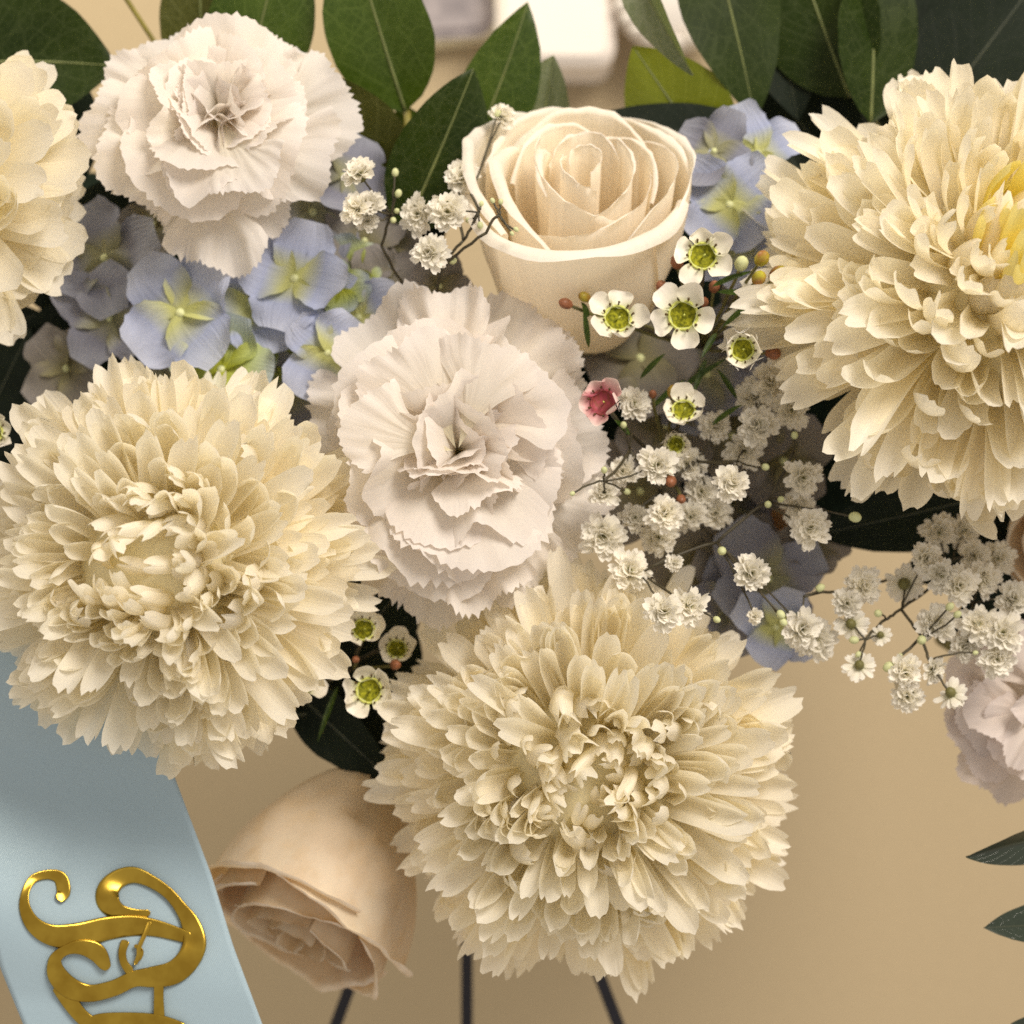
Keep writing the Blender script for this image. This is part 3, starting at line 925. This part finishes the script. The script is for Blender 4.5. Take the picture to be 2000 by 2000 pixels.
def wax(parent, px, py, Y, Rpx, tx, tz, rot=0, cupf=0.0, mat='wax_cup', open_=1.0, dim=False):
    rg = random.Random(int(px * 3 + py))
    c = P(px, py, Y); R = Rpx * K
    X, Z, A = basis(Vector((tx + rg.uniform(-.25, .25), -1, tz + rg.uniform(-.25, .25))))
    q = A.to_track_quat('Z', 'Y')
    # the bowl
    V, F, U = [], [], []
    seg = 18
    for (rr, hh) in ((.02, -.05), (.16, -.04), (.30, .0), (.40, .08), (.44, .16), (.40, .06), (.36, -.22), (.18, -.55), (.02, -.62)):
        for k in range(seg):
            a = 2 * math.pi * k / seg
            V.append(c + (X * math.cos(a) * rr + Z * math.sin(a) * rr + A * hh) * R); U.append((k / seg, rr))
    for j in range(8):
        for k in range(seg):
            k2 = (k + 1) % seg
            F.append((j * seg + k, j * seg + k2, (j + 1) * seg + k2, (j + 1) * seg + k))
    fl = put('flower', V, F, U, M[mat], parent)
    for k in range(5):
        a = R_(rot + 72 * k + rg.uniform(-11, 11))
        d = X * math.cos(a) + Z * math.sin(a)
        pl = rg.uniform(.84, 1.12)
        b = c + (d * .36 + A * .12) * R
        up = rg.uniform(-.05, .60) + cupf
        tip = c + (d * (1.02 - cupf * .35 - .18 * max(0, up)) * pl + A * up) * R
        mid = c + (d * .72 + A * (.10 + up * .15)) * R
        put('petal', *blade(b, mid, tip, A, R * (.47 + cupf * .12) * rg.uniform(.88, 1.08), wax_prof, 0, 8, 8, .09, k + px, .05, rg.uniform(.15, .8)), M['wax_pink' if mat == 'wax_cup_red' else 'wax'], fl)
    rim = []
    for k in range(10):
        a = R_(rot + 36 * k + 10)
        d = X * math.cos(a) + Z * math.sin(a)
        p0 = c + (d * .42 + A * .12) * R; p1 = c + (d * .50 + A * .30) * R
        rim.append(tube([p0, p1], R * .025, 4))
        rim.append(blob(p1, R * .045, R * .045, R * .045, 5, 4))
    put('stamens', *join_lists(rim), M['anther'], fl)
    put('rim', *tube([c + ((X * math.cos(2 * math.pi * k / 18) + Z * math.sin(2 * math.pi * k / 18)) * .43 + A * .15) * R for k in range(19)], R * .045, 5), M['wax_rim' if mat == 'wax_cup' else mat], fl)
    put('style', *tube([c + A * R * .0, c + (A * .30 + X * .05) * R], R * .03, 5), M['wax_rim'], fl)
    return fl

def wax_spray(label, root, flowers, buds, leaves=()):
    t = thing('waxflower_sprig', label, 'waxflower', P(*root), 'waxflower sprigs')
    r = P(*root)
    for f in flowers:
        wax(t, *f[:6], **(f[6] if len(f) > 6 else {}))
        c = P(f[0], f[1], f[2] + .003)
        put('stem', *tube(curve_pts(r, c, sag=rnd.uniform(-.004, .004), jit=.0003), .0006, 5), M['stem_dark'], t)
    for (x, y, Y, rp, mat) in buds:
        c = P(x, y, Y)
        d = (c - r).normalized()
        put('bud', *blob(c, rp * K * .8, rp * K * .8, rp * K * 1.15, 9, 7, d.to_track_quat('Z', 'Y')), M[mat], t)
        put('stem', *tube(curve_pts(r, c, sag=rnd.uniform(-.003, .003), jit=.0003), .0005, 5), M['stem'], t)
    for (x0, y0, x1, y1, Y) in leaves:
        a, b = P(x0, y0, Y), P(x1, y1, Y - .004)
        put('needle_leaf', *blade(a, (a + b) / 2 + Vector((0, 0, .0008)), b, Vector((0, -1, .3)), 6 * K, leaf_prof, .3, 4, 8), M['leaf'], t)
    return t

# ---------------------------------------------------------------- baby's breath
def gyp_mesh(seed, n=30, side=False):
    rg = random.Random(seed)
    parts = []
    for i in range(n):
        f = (i + .5) / n
        th = R_(6 + 88 * f ** .75)
        ph = i * 2.4 + rg.uniform(-.3, .3)
        d = Vector((math.sin(th) * math.cos(ph), math.sin(th) * math.sin(ph), math.cos(th) * .85))
        L = (.62 + .36 * f) * rg.uniform(.85, 1.1)
        out = Vector((math.cos(ph), math.sin(ph), 0))
        nrm = (Vector((0, 0, 1)) - d * d.z).normalized() if d.z < .97 else -out
        nrm = Matrix.Rotation(rg.uniform(-.7, .7), 3, d) @ nrm
        a = d * .06; m = d * L * .6 - nrm * .06; c = d * L - nrm * rg.uniform(-.10, .18)
        pr = lambda t: .30 + .70 * math.sin(min(1, t * 1.15) * math.pi / 2) if t < .95 else .78
        V, F, U = blade(a, m, c, nrm, .27 * rg.uniform(.8, 1.2), pr, 0, 4, 4, .0, i, 0, rg.uniform(.2, .9))
        last = 4 * 5
        for k, dd in enumerate((-.02, .05, -.07, .05, -.02)):
            V[last + k] = V[last + k] + d * dd
        parts.append((V, F, U))
    return mk_mesh('blossom', *join_lists(parts), M['gyp'])
GYP = [gyp_mesh(s, 30 + s % 3 * 5) for s in range(7)]
V_, F_, U_ = [], [], []
def calyx_mesh():
    parts = [blob(Vector((0, 0, 0)), .30, .30, .34, 9, 7)]
    for k in range(5):
        a = 2 * math.pi * k / 5
        d = Vector((math.cos(a), math.sin(a), 0))
        parts.append(blade(d * .18 + Vector((0, 0, .1)), d * .34 + Vector((0, 0, .3)), d * .42 + Vector((0, 0, .55)), d, .10, leaf_prof, 0, 2, 4))
    return mk_mesh('calyx', *join_lists(parts), M['stem'])
CAL = calyx_mesh()
BUD = mk_mesh('bud', *blob(Vector((0, 0, 0)), .8, .8, 1.0, 9, 7), M['bud_pale'])

def gyp_spray(label, root, nodes, blossoms, buds=(), mat='stem_dark', srad=.00036):
    """nodes: (x, y, Y, parent index or -1 for the root); blossoms: (x, y, Y, R, tx, tz)"""
    t = thing('babys_breath_sprig', label, "baby's breath", P(*root), "sprigs of baby's breath")
    r = P(*root)
    nd = [P(x, y, Y) for x, y, Y, p in nodes]
    rg = random.Random(int(root[0]))
    for (x, y, Y, p), q in zip(nodes, nd):
        a = r if p < 0 else nd[p]
        put('stem', *tube(curve_pts(a, q, sag=rg.uniform(-.002, .002), jit=.0002), srad * 1.25, 5), M[mat], t)
    def link(c):
        j = min(range(len(nd)), key=lambda k: (nd[k] - c).length)
        put('stem', *tube(curve_pts(nd[j], c, sag=rg.uniform(-.002, .002), jit=.0002), srad * .8, 5), M[mat], t)
    for (x, y, Y, Rp, tx, tz) in blossoms:
        c = P(x, y, Y)
        A = Vector((tx + rg.uniform(-.2, .2), -1 if tz < 5 else 1.0, (tz if tz < 5 else tz - 10) + rg.uniform(-.2, .2))).normalized()
        q = A.to_track_quat('Z', 'Y').to_matrix() @ Matrix.Rotation(rg.uniform(0, 6), 3, 'Z')
        s = Rp * K
        b0 = c - A * s * .35
        Mx = Matrix.Translation(b0) @ (q.to_4x4()) @ Matrix.Diagonal((s, s, s, 1))
        inst('blossom', rg.choice(GYP), Mx, t)
        inst('calyx', CAL, Mx @ Matrix.Translation((0, 0, -.18)), t)
        link(b0)
    for (x, y, Y, Rp) in buds:
        c = P(x, y, Y)
        j = min(range(len(nd)), key=lambda k: (nd[k] - c).length)
        A = (c - nd[j]).normalized()
        Mx = Matrix.Translation(c) @ A.to_track_quat('Z', 'Y').to_matrix().to_4x4() @ Matrix.Diagonal((Rp * K, Rp * K, Rp * K, 1))
        inst('bud', BUD, Mx, t)
        link(c)
    return t

# ================================================================ the arrangement
mum('cream chrysanthemum cut off by the left edge, beside the upper carnation', -120, 375, 0.0, 268, (0.25, -1, 0.05), 11, n=150, wid=.19, parts=150, thmax=108, incurve=.55, lenk=1.12, squash=(1, 1.2))
mum('full cream chrysanthemum at the left, above the blue sash', 338, 1108, -0.012, 358, (-0.22, -1, 0.02), 12, n=600, wid=.094, core=.05, swirl=.95, squash=(1.02, 1.07))
mum('lowest cream chrysanthemum, in front of the easel legs', 1145, 1503, 0.012, 388, (0.0, -1, -0.02), 23, n=700, wid=.082, core=.05, swirl=1.1, lean=-0.15)
mum('cream chrysanthemum with a yellow heart at the right edge, above the shaded foliage', 1930, 585, 0.0, 425, (0.20, -1, 0.42), 37, n=560, wid=.094, core=.14, swirl=.5, lenk=1.04, squash=(1.04, 1))

carnation('white carnation at the upper left, above the blue hydrangea', 425, 232, 0.008, 205, (0.05, -1, 0.35), 5, [
    (62, 225, 34, .006, .05), (132, 240, 34, .008, .06), (158, 260, 30, .010, .0), (182, 268, 30, .006, -.02), (215, 250, 36, .002, -.15),
    (250, 170, 32, -.006, -.3), (300, 180, 34, -.008, -.3), (328, 250, 30, .0, -.15), (3, 272, 30, .006, -.0), (36, 230, 28, .010, .1), (95, 190, 36, .010, .15),
    (266, 300, 24, .002, -.02), (246, 255, 26, .004, .0), (288, 240, 24, .004, .0)])
carnation('white carnation in the middle, between the rose and the lowest chrysanthemum', 895, 885, -0.004, 275, (0.0, -1, 0.08), 9, [
    (116, 340, 28, .008, .05), (96, 325, 20, .004, .0), (66, 335, 26, .008, .05), (38, 325, 20, .010, .05), (156, 320, 26, .010, .1), (190, 270, 32, .008, .0),
    (4, 280, 30, .008, .0), (330, 320, 26, .008, .0), (300, 310, 28, .006, -.02), (278, 300, 24, .0, -.1), (252, 335, 24, .006, -.02), (225, 300, 30, .006, .0),
    (112, 240, 34, -.010, -.22), (70, 225, 32, -.012, -.25), (165, 215, 32, -.012, -.3)])
carnation('mauve white carnation cut off by the right edge below the small blossoms', 2045, 1385, 0.02, 200, (-0.2, -1, 0), 13, [
    (150, 200, 36, .004, .05), (185, 190, 36, .006, .0), (215, 190, 34, .006, .0), (120, 190, 34, .006, .0), (240, 210, 30, .008, .0)],
    mat='carn_pink', inner=((7, .8, 35, 38), (7, .6, 65, 34)), group='mauve carnations')

rose('open cream rose at the top middle', 1140, 372, 0.012, 212, (0.0, -0.70, 0.72), [
    # phi, extent, r, h, drop, roll, skew, point
    (128, 42, 1.00, .16, .10, .10, .0, .0), (48, 42, 1.00, .16, .14, .08, .0, .0),
    (166, 56, 1.06, .14, .14, .16, -.04, .16), (12, 58, 1.03, .12, .12, .08, .04, .08),
    (262, 84, .98, .00, .02, .22, .0, .0), (90, 56, .82, .30, .45, .10, .0, .0),
    (190, 64, .76, .14, .34, .20, -.12, .0), (2, 60, .84, .18, .24, .05, .02, .0),
    (308, 84, .63, .05, .03, .03, .17, .0), (122, 56, .62, .30, .28, .08, .0, .0), (40, 56, .60, .26, .28, .06, .0, .0),
    (230, 76, .47, .24, .02, .03, -.24, .0), (338, 64, .46, .24, .05, .02, .20, .0),
    (178, 44, .40, .34, .20, .10, .0, .0), (96, 70, .36, .38, .2, .05, .0, .0),
    (215, 80, .24, .32, .1, .02, -.06, .0), (60, 130, .15, .40, .1, .01, .0, .0)], seed=4, hb=-1.75, belly=.44)
rose('drooping shade tinted rose below the left chrysanthemum, half behind the blue sash', 585, 1805, 0.03, 202, (-0.40, -0.46, -0.80), [
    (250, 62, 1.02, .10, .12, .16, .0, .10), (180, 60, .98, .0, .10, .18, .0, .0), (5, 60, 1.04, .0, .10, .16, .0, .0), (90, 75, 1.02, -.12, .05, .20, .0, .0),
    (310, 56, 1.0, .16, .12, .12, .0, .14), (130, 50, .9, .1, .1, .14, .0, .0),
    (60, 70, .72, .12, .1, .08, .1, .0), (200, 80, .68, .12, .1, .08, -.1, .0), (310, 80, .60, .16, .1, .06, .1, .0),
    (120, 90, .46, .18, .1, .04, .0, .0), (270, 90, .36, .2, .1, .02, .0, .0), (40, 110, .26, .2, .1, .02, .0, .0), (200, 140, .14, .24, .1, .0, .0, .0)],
    mat='rose_shaded', hb=-1.75, seed=8)
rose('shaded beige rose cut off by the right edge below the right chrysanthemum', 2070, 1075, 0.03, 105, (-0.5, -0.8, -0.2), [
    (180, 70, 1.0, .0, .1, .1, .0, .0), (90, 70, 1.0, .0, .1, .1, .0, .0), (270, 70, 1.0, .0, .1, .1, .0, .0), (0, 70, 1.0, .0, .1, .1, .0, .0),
    (140, 80, .7, .1, .1, .05, .0, .0), (300, 80, .6, .1, .1, .05, .0, .0), (40, 100, .4, .1, .1, .02, .0, .0)], mat='rose_shaded', seed=15)
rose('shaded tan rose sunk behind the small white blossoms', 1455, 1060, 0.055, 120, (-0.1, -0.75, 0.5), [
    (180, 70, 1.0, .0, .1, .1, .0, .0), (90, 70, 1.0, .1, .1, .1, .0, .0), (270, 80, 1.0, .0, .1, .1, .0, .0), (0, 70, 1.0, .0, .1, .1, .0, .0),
    (140, 80, .7, .1, .1, .05, .0, .0), (300, 80, .6, .1, .1, .05, .0, .0), (40, 100, .4, .1, .1, .02, .0, .0)], mat='rose_shaded', seed=16, hb=-1.0)

B_, G_, L_, E_ = 'hyd_blue', 'hyd_green', 'hyd_lilac', 'hyd_grey'
hydrangea('blue hydrangea head between the upper and the middle carnation', (480, 580, .06), [
    (352, 612, .020, 112, 45, -.1, .15, B_), (490, 595, .024, 92, 20, .1, .3, B_), (575, 545, .022, 105, 80, -.1, .35, B_),
    (520, 455, .032, 88, 30, .0, .3, L_), (610, 415, .034, 105, 10, .2, .2, L_), (712, 470, .036, 70, 40, .2, .1, E_), (672, 345, .034, 85, 60, .3, .3, L_),
    (640, 690, .018, 84, 50, .2, .1, B_), (662, 565, .028, 50, 15, .1, .3, G_), (432, 722, .020, 92, 70, -.1, .4, G_), (205, 505, .040, 100, 20, -.3, .2, L_),
    (215, 620, .038, 96, 60, -.3, .0, L_), (300, 440, .045, 70, 10, -.3, .3, E_), (500, 670, .030, 60, 10, .0, .3, G_), (545, 700, .034, 50, 50, .2, .1, G_),
    (745, 560, .034, 74, 30, .2, .2, E_), (860, 560, .036, 58, 70, .1, .2, E_), (330, 750, .036, 80, 0, -.2, -.1, L_), (560, 770, .036, 80, 25, .1, -.2, L_),
    (455, 520, .036, 70, 55, .0, .2, G_), (700, 620, .03, 80, 35, .2, .0, B_), (130, 720, .046, 80, 45, -.3, .0, E_), (760, 480, .046, 70, 45, -.3, .0, E_), (690, 530, .034, 60, 25, .1, .1, G_)])
hydrangea('pale blue hydrangea head between the rose and the right chrysanthemum', (1430, 380, .06), [
    (1395, 295, .030, 70, 60, -.2, .3, L_), (1480, 300, .034, 85, 20, .0, .2, B_), (1425, 400, .026, 92, 45, -.2, .1, B_), (1370, 380, .036, 70, 10, -.2, .0, G_), (1440, 480, .034, 80, 15, -.1, .1, B_)])
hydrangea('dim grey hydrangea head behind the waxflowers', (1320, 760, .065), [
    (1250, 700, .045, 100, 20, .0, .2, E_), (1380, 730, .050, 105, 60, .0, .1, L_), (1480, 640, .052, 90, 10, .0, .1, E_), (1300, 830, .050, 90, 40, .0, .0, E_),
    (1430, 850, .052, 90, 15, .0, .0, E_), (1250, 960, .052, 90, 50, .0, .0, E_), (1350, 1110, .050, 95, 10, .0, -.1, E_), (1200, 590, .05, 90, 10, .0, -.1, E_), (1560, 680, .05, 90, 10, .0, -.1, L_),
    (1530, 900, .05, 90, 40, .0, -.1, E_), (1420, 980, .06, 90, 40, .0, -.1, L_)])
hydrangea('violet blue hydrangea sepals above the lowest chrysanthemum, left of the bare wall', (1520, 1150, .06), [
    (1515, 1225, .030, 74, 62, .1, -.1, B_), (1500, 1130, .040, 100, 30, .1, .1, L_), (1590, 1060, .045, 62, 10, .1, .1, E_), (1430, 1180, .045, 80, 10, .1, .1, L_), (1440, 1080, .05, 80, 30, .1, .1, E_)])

wax_spray('waxflower sprig with four white flowers right of the rose', (1370, 680, .03), [
    (1372, 503, -.012, 62, .10, .15, d_(rot=100)), (1335, 617, -.014, 64, .05, .05, d_(rot=60)), (1205, 625, -.008, 60, .0, .25, d_(rot=75)),
    (1450, 682, -.014, 50, .05, -.05, d_(rot=20, cupf=.55)), (1505, 605, .006, 40, -.2, .0, d_(rot=10, cupf=.5))],
    [(1448, 515, -.012, 17, 'bud_pale'), (1488, 505, -.012, 18, 'bud_olive'), (1482, 543, -.014, 17, 'bud_olive'), (1520, 537, -.010, 22, 'bud_olive'),
     (1322, 512, -.004, 16, 'bud_rust'), (1293, 560, -.004, 15, 'bud_rust'), (1105, 593, .0, 14, 'bud_rust'), (1142, 580, .0, 13, 'bud_olive'), (1395, 560, .0, 14, 'bud_rust'),
     (1510, 690, .002, 17, 'bud_rust'), (1375, 590, .0, 12, 'bud_rust')],
    [(1400, 570, 1490, 580, -.006), (1390, 560, 1470, 530, -.006), (1410, 640, 1490, 575, .0), (1400, 650, 1370, 700, .0), (1150, 620, 1135, 590, .004), (1150, 680, 1140, 600, .004),
     (1250, 740, 1300, 690, .01), (1330, 760, 1420, 700, .012), (1380, 700, 1350, 780, .012), (1440, 780, 1400, 720, .012)])
wax_spray('waxflower sprig with a crimson centred flower right of the middle carnation', (1300, 900, .04), [
    (1180, 787, -.012, 56, -.05, .1, d_(rot=50, cupf=.35, mat='wax_cup_red')), (1335, 805, -.004, 52, .1, .4, d_(rot=30, cupf=.2)),
    (1320, 868, .006, 38, .0, .0, d_(rot=10, cupf=.6))],
    [(1315, 765, .0, 16, 'bud_olive'), (1310, 940, .004, 15, 'bud_rust'), (1330, 975, .006, 12, 'bud_rust'), (1275, 770, .006, 10, 'bud_rust')],
    [(1270, 800, 1340, 740, .012), (1390, 830, 1450, 790, .012), (1230, 850, 1200, 820, .0)])
wax_spray('waxflower sprig with three shaded flowers between the two lower chrysanthemums', (690, 1300, .045), [
    (710, 1232, .006, 50, -.1, .25, d_(rot=15, cupf=.3)), (722, 1350, .004, 58, -.05, .4, d_(rot=35, cupf=.1)), (582, 1338, .010, 58, .1, .45, d_(rot=55, cupf=.05)),
    (775, 1270, .02, 46, .2, .3, d_(rot=10, cupf=.3)), (650, 1310, .03, 25, .0, .3, d_(cupf=.5))],
    [(695, 1288, .006, 10, 'bud_rust'), (772, 1298, .012, 14, 'bud_rust'), (640, 1260, .02, 12, 'bud_rust')],
    [(640, 1330, 520, 1395, .03), (660, 1340, 620, 1450, .03)])
wax_spray('olive waxflower bud at the left edge above the left chrysanthemum', (-30, 860, .03), [(-18, 845, .004, 50, .3, .1, d_(rot=20, cupf=.3))], [(-30, 800, .01, 14, 'bud_olive')])

gyp_spray("baby's breath sprig between the upper carnation and the rose", (830, 640, .03),
    [(865, 520, .002, -1), (790, 560, .02, -1), (745, 480, .01, 1), (905, 470, .0, 0), (935, 415, -.004, 3), (765, 420, .004, 2), (890, 400, .008, 3), (950, 455, -.012, 0), (975, 420, -.014, 7), (920, 380, .004, 4)],
    [(698, 328, -.006, 42, -.1, .6), (690, 402, -.008, 38, -.4, .3), (722, 392, -.006, 36, .2, .5), (718, 432, -.002, 24, .1, -.2), (812, 418, -.002, 44, -.2, -.1), (872, 412, -.006, 48, .0, .1),
     (838, 490, -.010, 42, -.1, .1), (902, 342, .008, 44, .1, .3), (985, 222, .02, 34, .2, .4)],
    [(772, 337, .004, 9), (778, 378, .002, 9), (768, 430, .0, 8), (775, 412, .0, 7), (940, 398, -.004, 6), (1008, 448, -.016, 6), (1000, 456, -.016, 5), (962, 392, -.014, 6), (978, 394, -.014, 6), (938, 440, -.006, 8), (972, 222, .02, 9), (885, 510, .0, 8), (915, 430, .0, 7)])
gyp_spray("baby's breath sprig filling the space between the middle carnation and the right chrysanthemum", (1420, 1080, .05),
    [(1290, 960, .01, -1), (1400, 1060, .0, -1), (1360, 900, .012, 0), (1480, 800, .012, -1), (1500, 980, .006, 1), (1230, 880, .006, 0), (1200, 1020, .006, 0), (1440, 900, .006, 2), (1250, 1120, -.004, 1), (1180, 940, -.010, 5), (1550, 880, .006, 4)],
    [(1285, 905, -.010, 44, .0, .2), (1430, 944, -.012, 40, .0, .1), (1298, 1000, -.002, 42, -.1, .2), (1583, 1030, -.006, 44, .0, .0), (1470, 1118, -.014, 44, .0, .0),
     (1242, 785, .0, 38, .3, .2), (1318, 1098, -.008, 20, .0, .1), (1297, 1195, -.030, 42, .0, .0), (1480, 830, .002, 46, -.3, .3), (1572, 935, .0, 44, .2, .0), (1178, 1048, -.004, 50, .1, .1),
     (1235, 1112, -.008, 46, .2, .0), (1352, 905, .012, 42, .1, .0), (1455, 880, .014, 44, .0, .0), (1370, 960, .014, 42, .0, -.1), (1288, 1050, .008, 42, .0, .0), (1350, 1185, -.022, 42, .3, .0),
     (1512, 745, .012, 48, .2, .3), (1545, 800, .010, 46, .0, .0), (1470, 770, .014, 42, -.3, .1), (1590, 1250, .004, 50, .0, .0), (1475, 1205, -.012, 18, .1, .0), (1215, 920, .004, 36, .0, .0), (1350, 1010, .012, 36, .0, .0), (1560, 990, .02, 40, .0, .0), (1400, 830, .016, 38, .0, .0),
     (1180, 960, -.006, 34, .0, .0), (1240, 1010, .004, 34, .0, .0), (1400, 1000, .016, 38, .0, .0)],
    [(1180, 918, -.014, 8), (1118, 964, -.018, 6), (1410, 1076, -.008, 11), (1495, 912, -.004, 9), (1500, 985, -.004, 9), (1525, 1200, -.014, 10), (1530, 1215, -.014, 9), (1670, 1010, -.008, 13), (1525, 975, .0, 8), (1218, 830, -.004, 8), (1225, 960, -.004, 8), (1552, 850, .0, 9), (1400, 1210, -.02, 8)])
gyp_spray("baby's breath sprig hanging against the bare wall at the right", (1960, 1060, .05),
    [(1850, 1120, .02, -1), (1760, 1190, .01, 0), (1640, 1160, .01, -1), (1570, 1165, .0, 2), (1730, 1210, .006, 1), (1800, 1245, .004, 1), (1755, 1285, .0, 5), (1815, 1290, .0, 5), (1900, 1180, .01, 0), (1690, 1250, .0, 4)],
    [(1690, 1142, .004, 42, .0, .1), (1770, 1140, .014, 42, .2, 9.8), (1812, 1092, .002, 40, -.1, .1), (1838, 1125, .0, 40, .0, .0), (1835, 1040, .02, 42, .0, .1), (1885, 1035, .024, 40, .2, .1),
     (1875, 1140, .0, 44, -.1, .1), (1925, 1135, .006, 42, .2, .0), (1830, 1215, .002, 44, .0, .0), (1655, 1178, .0, 36, .1, .1), (1665, 1222, .004, 36, .2, 9.6), (1678, 1305, .002, 34, .2, 9.5),
     (1772, 1315, -.002, 40, .0, .1), (1772, 1362, .0, 40, .0, .0), (1832, 1312, .0, 34, .9, -.6), (1862, 1362, .0, 36, .4, 9.4), (1912, 1218, .0, 44, .0, .0), (1962, 1235, -.002, 48, .0, .1),
     (1950, 1290, .0, 42, .1, .0), (1890, 1265, .004, 36, .0, -.2), (1985, 1170, .006, 44, .0, .0), (1722, 1245, .002, 24, .3, 9.6), (1950, 1090, .02, 40, .0, .0), (1905, 1085, .016, 36, .0, .0), (1570, 1230, -.004, 44, .0, .0)],
    [(1602, 1148, .0, 10), (1715, 1198, .0, 10), (1800, 1250, .0, 12), (1735, 1302, .0, 12), (1676, 1278, .0, 7), (1757, 1282, .0, 7), (1668, 1250, .0, 10), (1855, 1185, -.004, 10), (1870, 1200, -.004, 9), (1905, 1275, .0, 6)])

# ---------------------------------------------------------------- sash and lettering
def lerp_tab(tab, y):
    for (y0, a), (y1, b) in zip(tab, tab[1:]):
        if y <= y1: return a + (b - a) * (y - y0) / (y1 - y0)
    return tab[-1][1]
LEFT = [(1200, -140), (1600, -70), (1890, 0), (2000, 45), (2120, 100)]
RIGHT = [(1200, 225), (1350, 280), (1510, 338), (1710, 413), (1850, 456), (2000, 512), (2120, 556)]
def sash_Y(x, y):
    s = (x * 0.55 - (y - 1700) * 0.9)
    return -0.004 + 0.0085 * math.sin(s / 95.0) * max(0, min(1, (1950 - y) / 300)) + 0.0028 * math.sin((x + y * .35) / 120.0) + 0.012 * max(0, (1450 - y) / 250)
V, U = [], []
nx, ny = 40, 70
for j in range(ny + 1):
    y = 1200 + 920 * j / ny
    l, r = lerp_tab(LEFT, y), lerp_tab(RIGHT, y)
    for i in range(nx + 1):
        x = l + (r - l) * i / nx
        V.append(P(x, y, sash_Y(x, y))); U.append((x / 500, (2000 - y) / 500))
V2 = [v + Vector((0, .0004, 0)) for v in V]
g = gridf(nx, ny); n_ = len(V)
sides = []
for j in range(ny):
    a = j * (nx + 1); b = a + nx + 1
    sides.append((a, b, b + n_, a + n_)); a += nx; b += nx
    sides.append((a, a + n_, b + n_, b))
sash = thing('satin_ribbon', 'pale blue satin ribbon sash at the lower left with gold lettering', 'ribbon', P(250, 1650, 0))
put('ribbon', V + V2, g + [tuple(q + n_ for q in f[::-1]) for f in g] + sides, U + U, M['satin'], sash)

def catmull(pts, n=8):
    out = []
    q = [pts[0]] + list(pts) + [pts[-1]]
    for i in range(1, len(q) - 2):
        p0, p1, p2, p3 = q[i - 1], q[i], q[i + 1], q[i + 2]
        for k in range(n):
            t = k / n
            out.append(tuple(0.5 * ((2 * b) + (-a + c) * t + (2 * a - 5 * b + 4 * c - d) * t * t + (-a + 3 * b - 3 * c + d) * t ** 3) for a, b, c, d in zip(p0, p1, p2, p3)))
    out.append(pts[-1])
    return out
def stroke(pts, lift=0.0):
    pp = catmull(pts)
    V, F, U = [], [], []
    prof = [(-1, 0.0), (-.98, .45), (-.88, .80), (-.70, .76), (0, .74), (.70, .76), (.88, .80), (.98, .45), (1, 0.0)]
    m = len(prof)
    for i, (x, y, w) in enumerate(pp):
        a = pp[max(0, i - 1)]; b = pp[min(len(pp) - 1, i + 1)]
        w = w * 1.18 + 2
        dx, dy = b[0] - a[0], b[1] - a[1]
        l = math.hypot(dx, dy) or 1
        nx_, ny_ = -dy / l, dx / l
        e = 1.0
        ends = min(i, len(pp) - 1 - i)
        if ends == 0: e = .25
        elif ends == 1: e = .75
        for (u, h) in prof:
            xx, yy = x + nx_ * u * w / 2 * e, y + ny_ * u * w / 2 * e
            V.append(P(xx, yy, sash_Y(x, y) - 0.0006 - lift - 0.0011 * h)); U.append((u, i / len(pp)))
    for i in range(len(pp) - 1):
        for k in range(m - 1):
            F.append((i * m + k, i * m + k + 1, (i + 1) * m + k + 1, (i + 1) * m + k))
    F.append(tuple(range(m))); F.append(tuple((len(pp) - 1) * m + k for k in range(m))[::-1])
    return V, F, U
ST = [
    stroke([(113, 1758, 14), (124, 1742, 22), (118, 1716, 22), (96, 1708, 15), (66, 1716, 13), (50, 1742, 12), (49, 1774, 18), (66, 1806, 26), (100, 1826, 34), (150, 1828, 42), (205, 1814, 38), (255, 1808, 34), (300, 1812, 28), (345, 1824, 22), (372, 1834, 18)]),
    stroke([(294, 1783, 10), (262, 1785, 16), (232, 1780, 26), (212, 1762, 38), (212, 1737, 36), (232, 1716, 30), (262, 1709, 26), (296, 1722, 20), (328, 1744, 18), (352, 1772, 20), (372, 1804, 30), (380, 1842, 38), (366, 1876, 38), (338, 1900, 38), (300, 1908, 34), (262, 1912, 26), (222, 1930, 26), (176, 1940, 28), (138, 1930, 34), (112, 1904, 32), (108, 1874, 20), (128, 1856, 16), (158, 1850, 24), (188, 1860, 30), (205, 1884, 20), (212, 1893, 8)], 0.0004),
    stroke([(246, 1836, 14), (239, 1858, 12), (242, 1880, 12), (256, 1900, 14)], 0.0002),
    stroke([(293, 1798, 6), (284, 1822, 6), (272, 1850, 6), (270, 1866, 5), (264, 1884, 6)], 0.0010),
    stroke([(262, 1846, 5), (276, 1856, 5), (274, 1870, 5), (262, 1880, 5)], 0.0004),
    stroke([(310, 1915, 16), (310, 1950, 15), (311, 1990, 18)], 0.0002),
    stroke([(115, 1920, 30), (136, 1956, 26), (158, 1984, 24), (186, 2008, 26)], 0.0001),
    stroke([(160, 2010, 14), (190, 1992, 18), (250, 1992, 24), (310, 2000, 30), (360, 2020, 34)], 0.0003),
]
put('lettering', *join_lists(ST), M['gold'], sash)

# the scrap of teal ribbon at the left edge
V, U = [], []
for j in range(13):
    t = j / 12
    for i in range(7):
        u = i / 6
        V.append(P(-90 + 75 * u + 14 * math.sin(t * 3), 660 + 110 * t + 12 * u, -.035 + .006 * math.sin(u * 3 + t * 2)))
        U.append((u, t))
tb = put('ribbon_end', V, gridf(6, 12), U, M['teal'])
tag(tb, 'end of a teal ribbon poking in at the left edge over the chrysanthemum petals', 'ribbon')
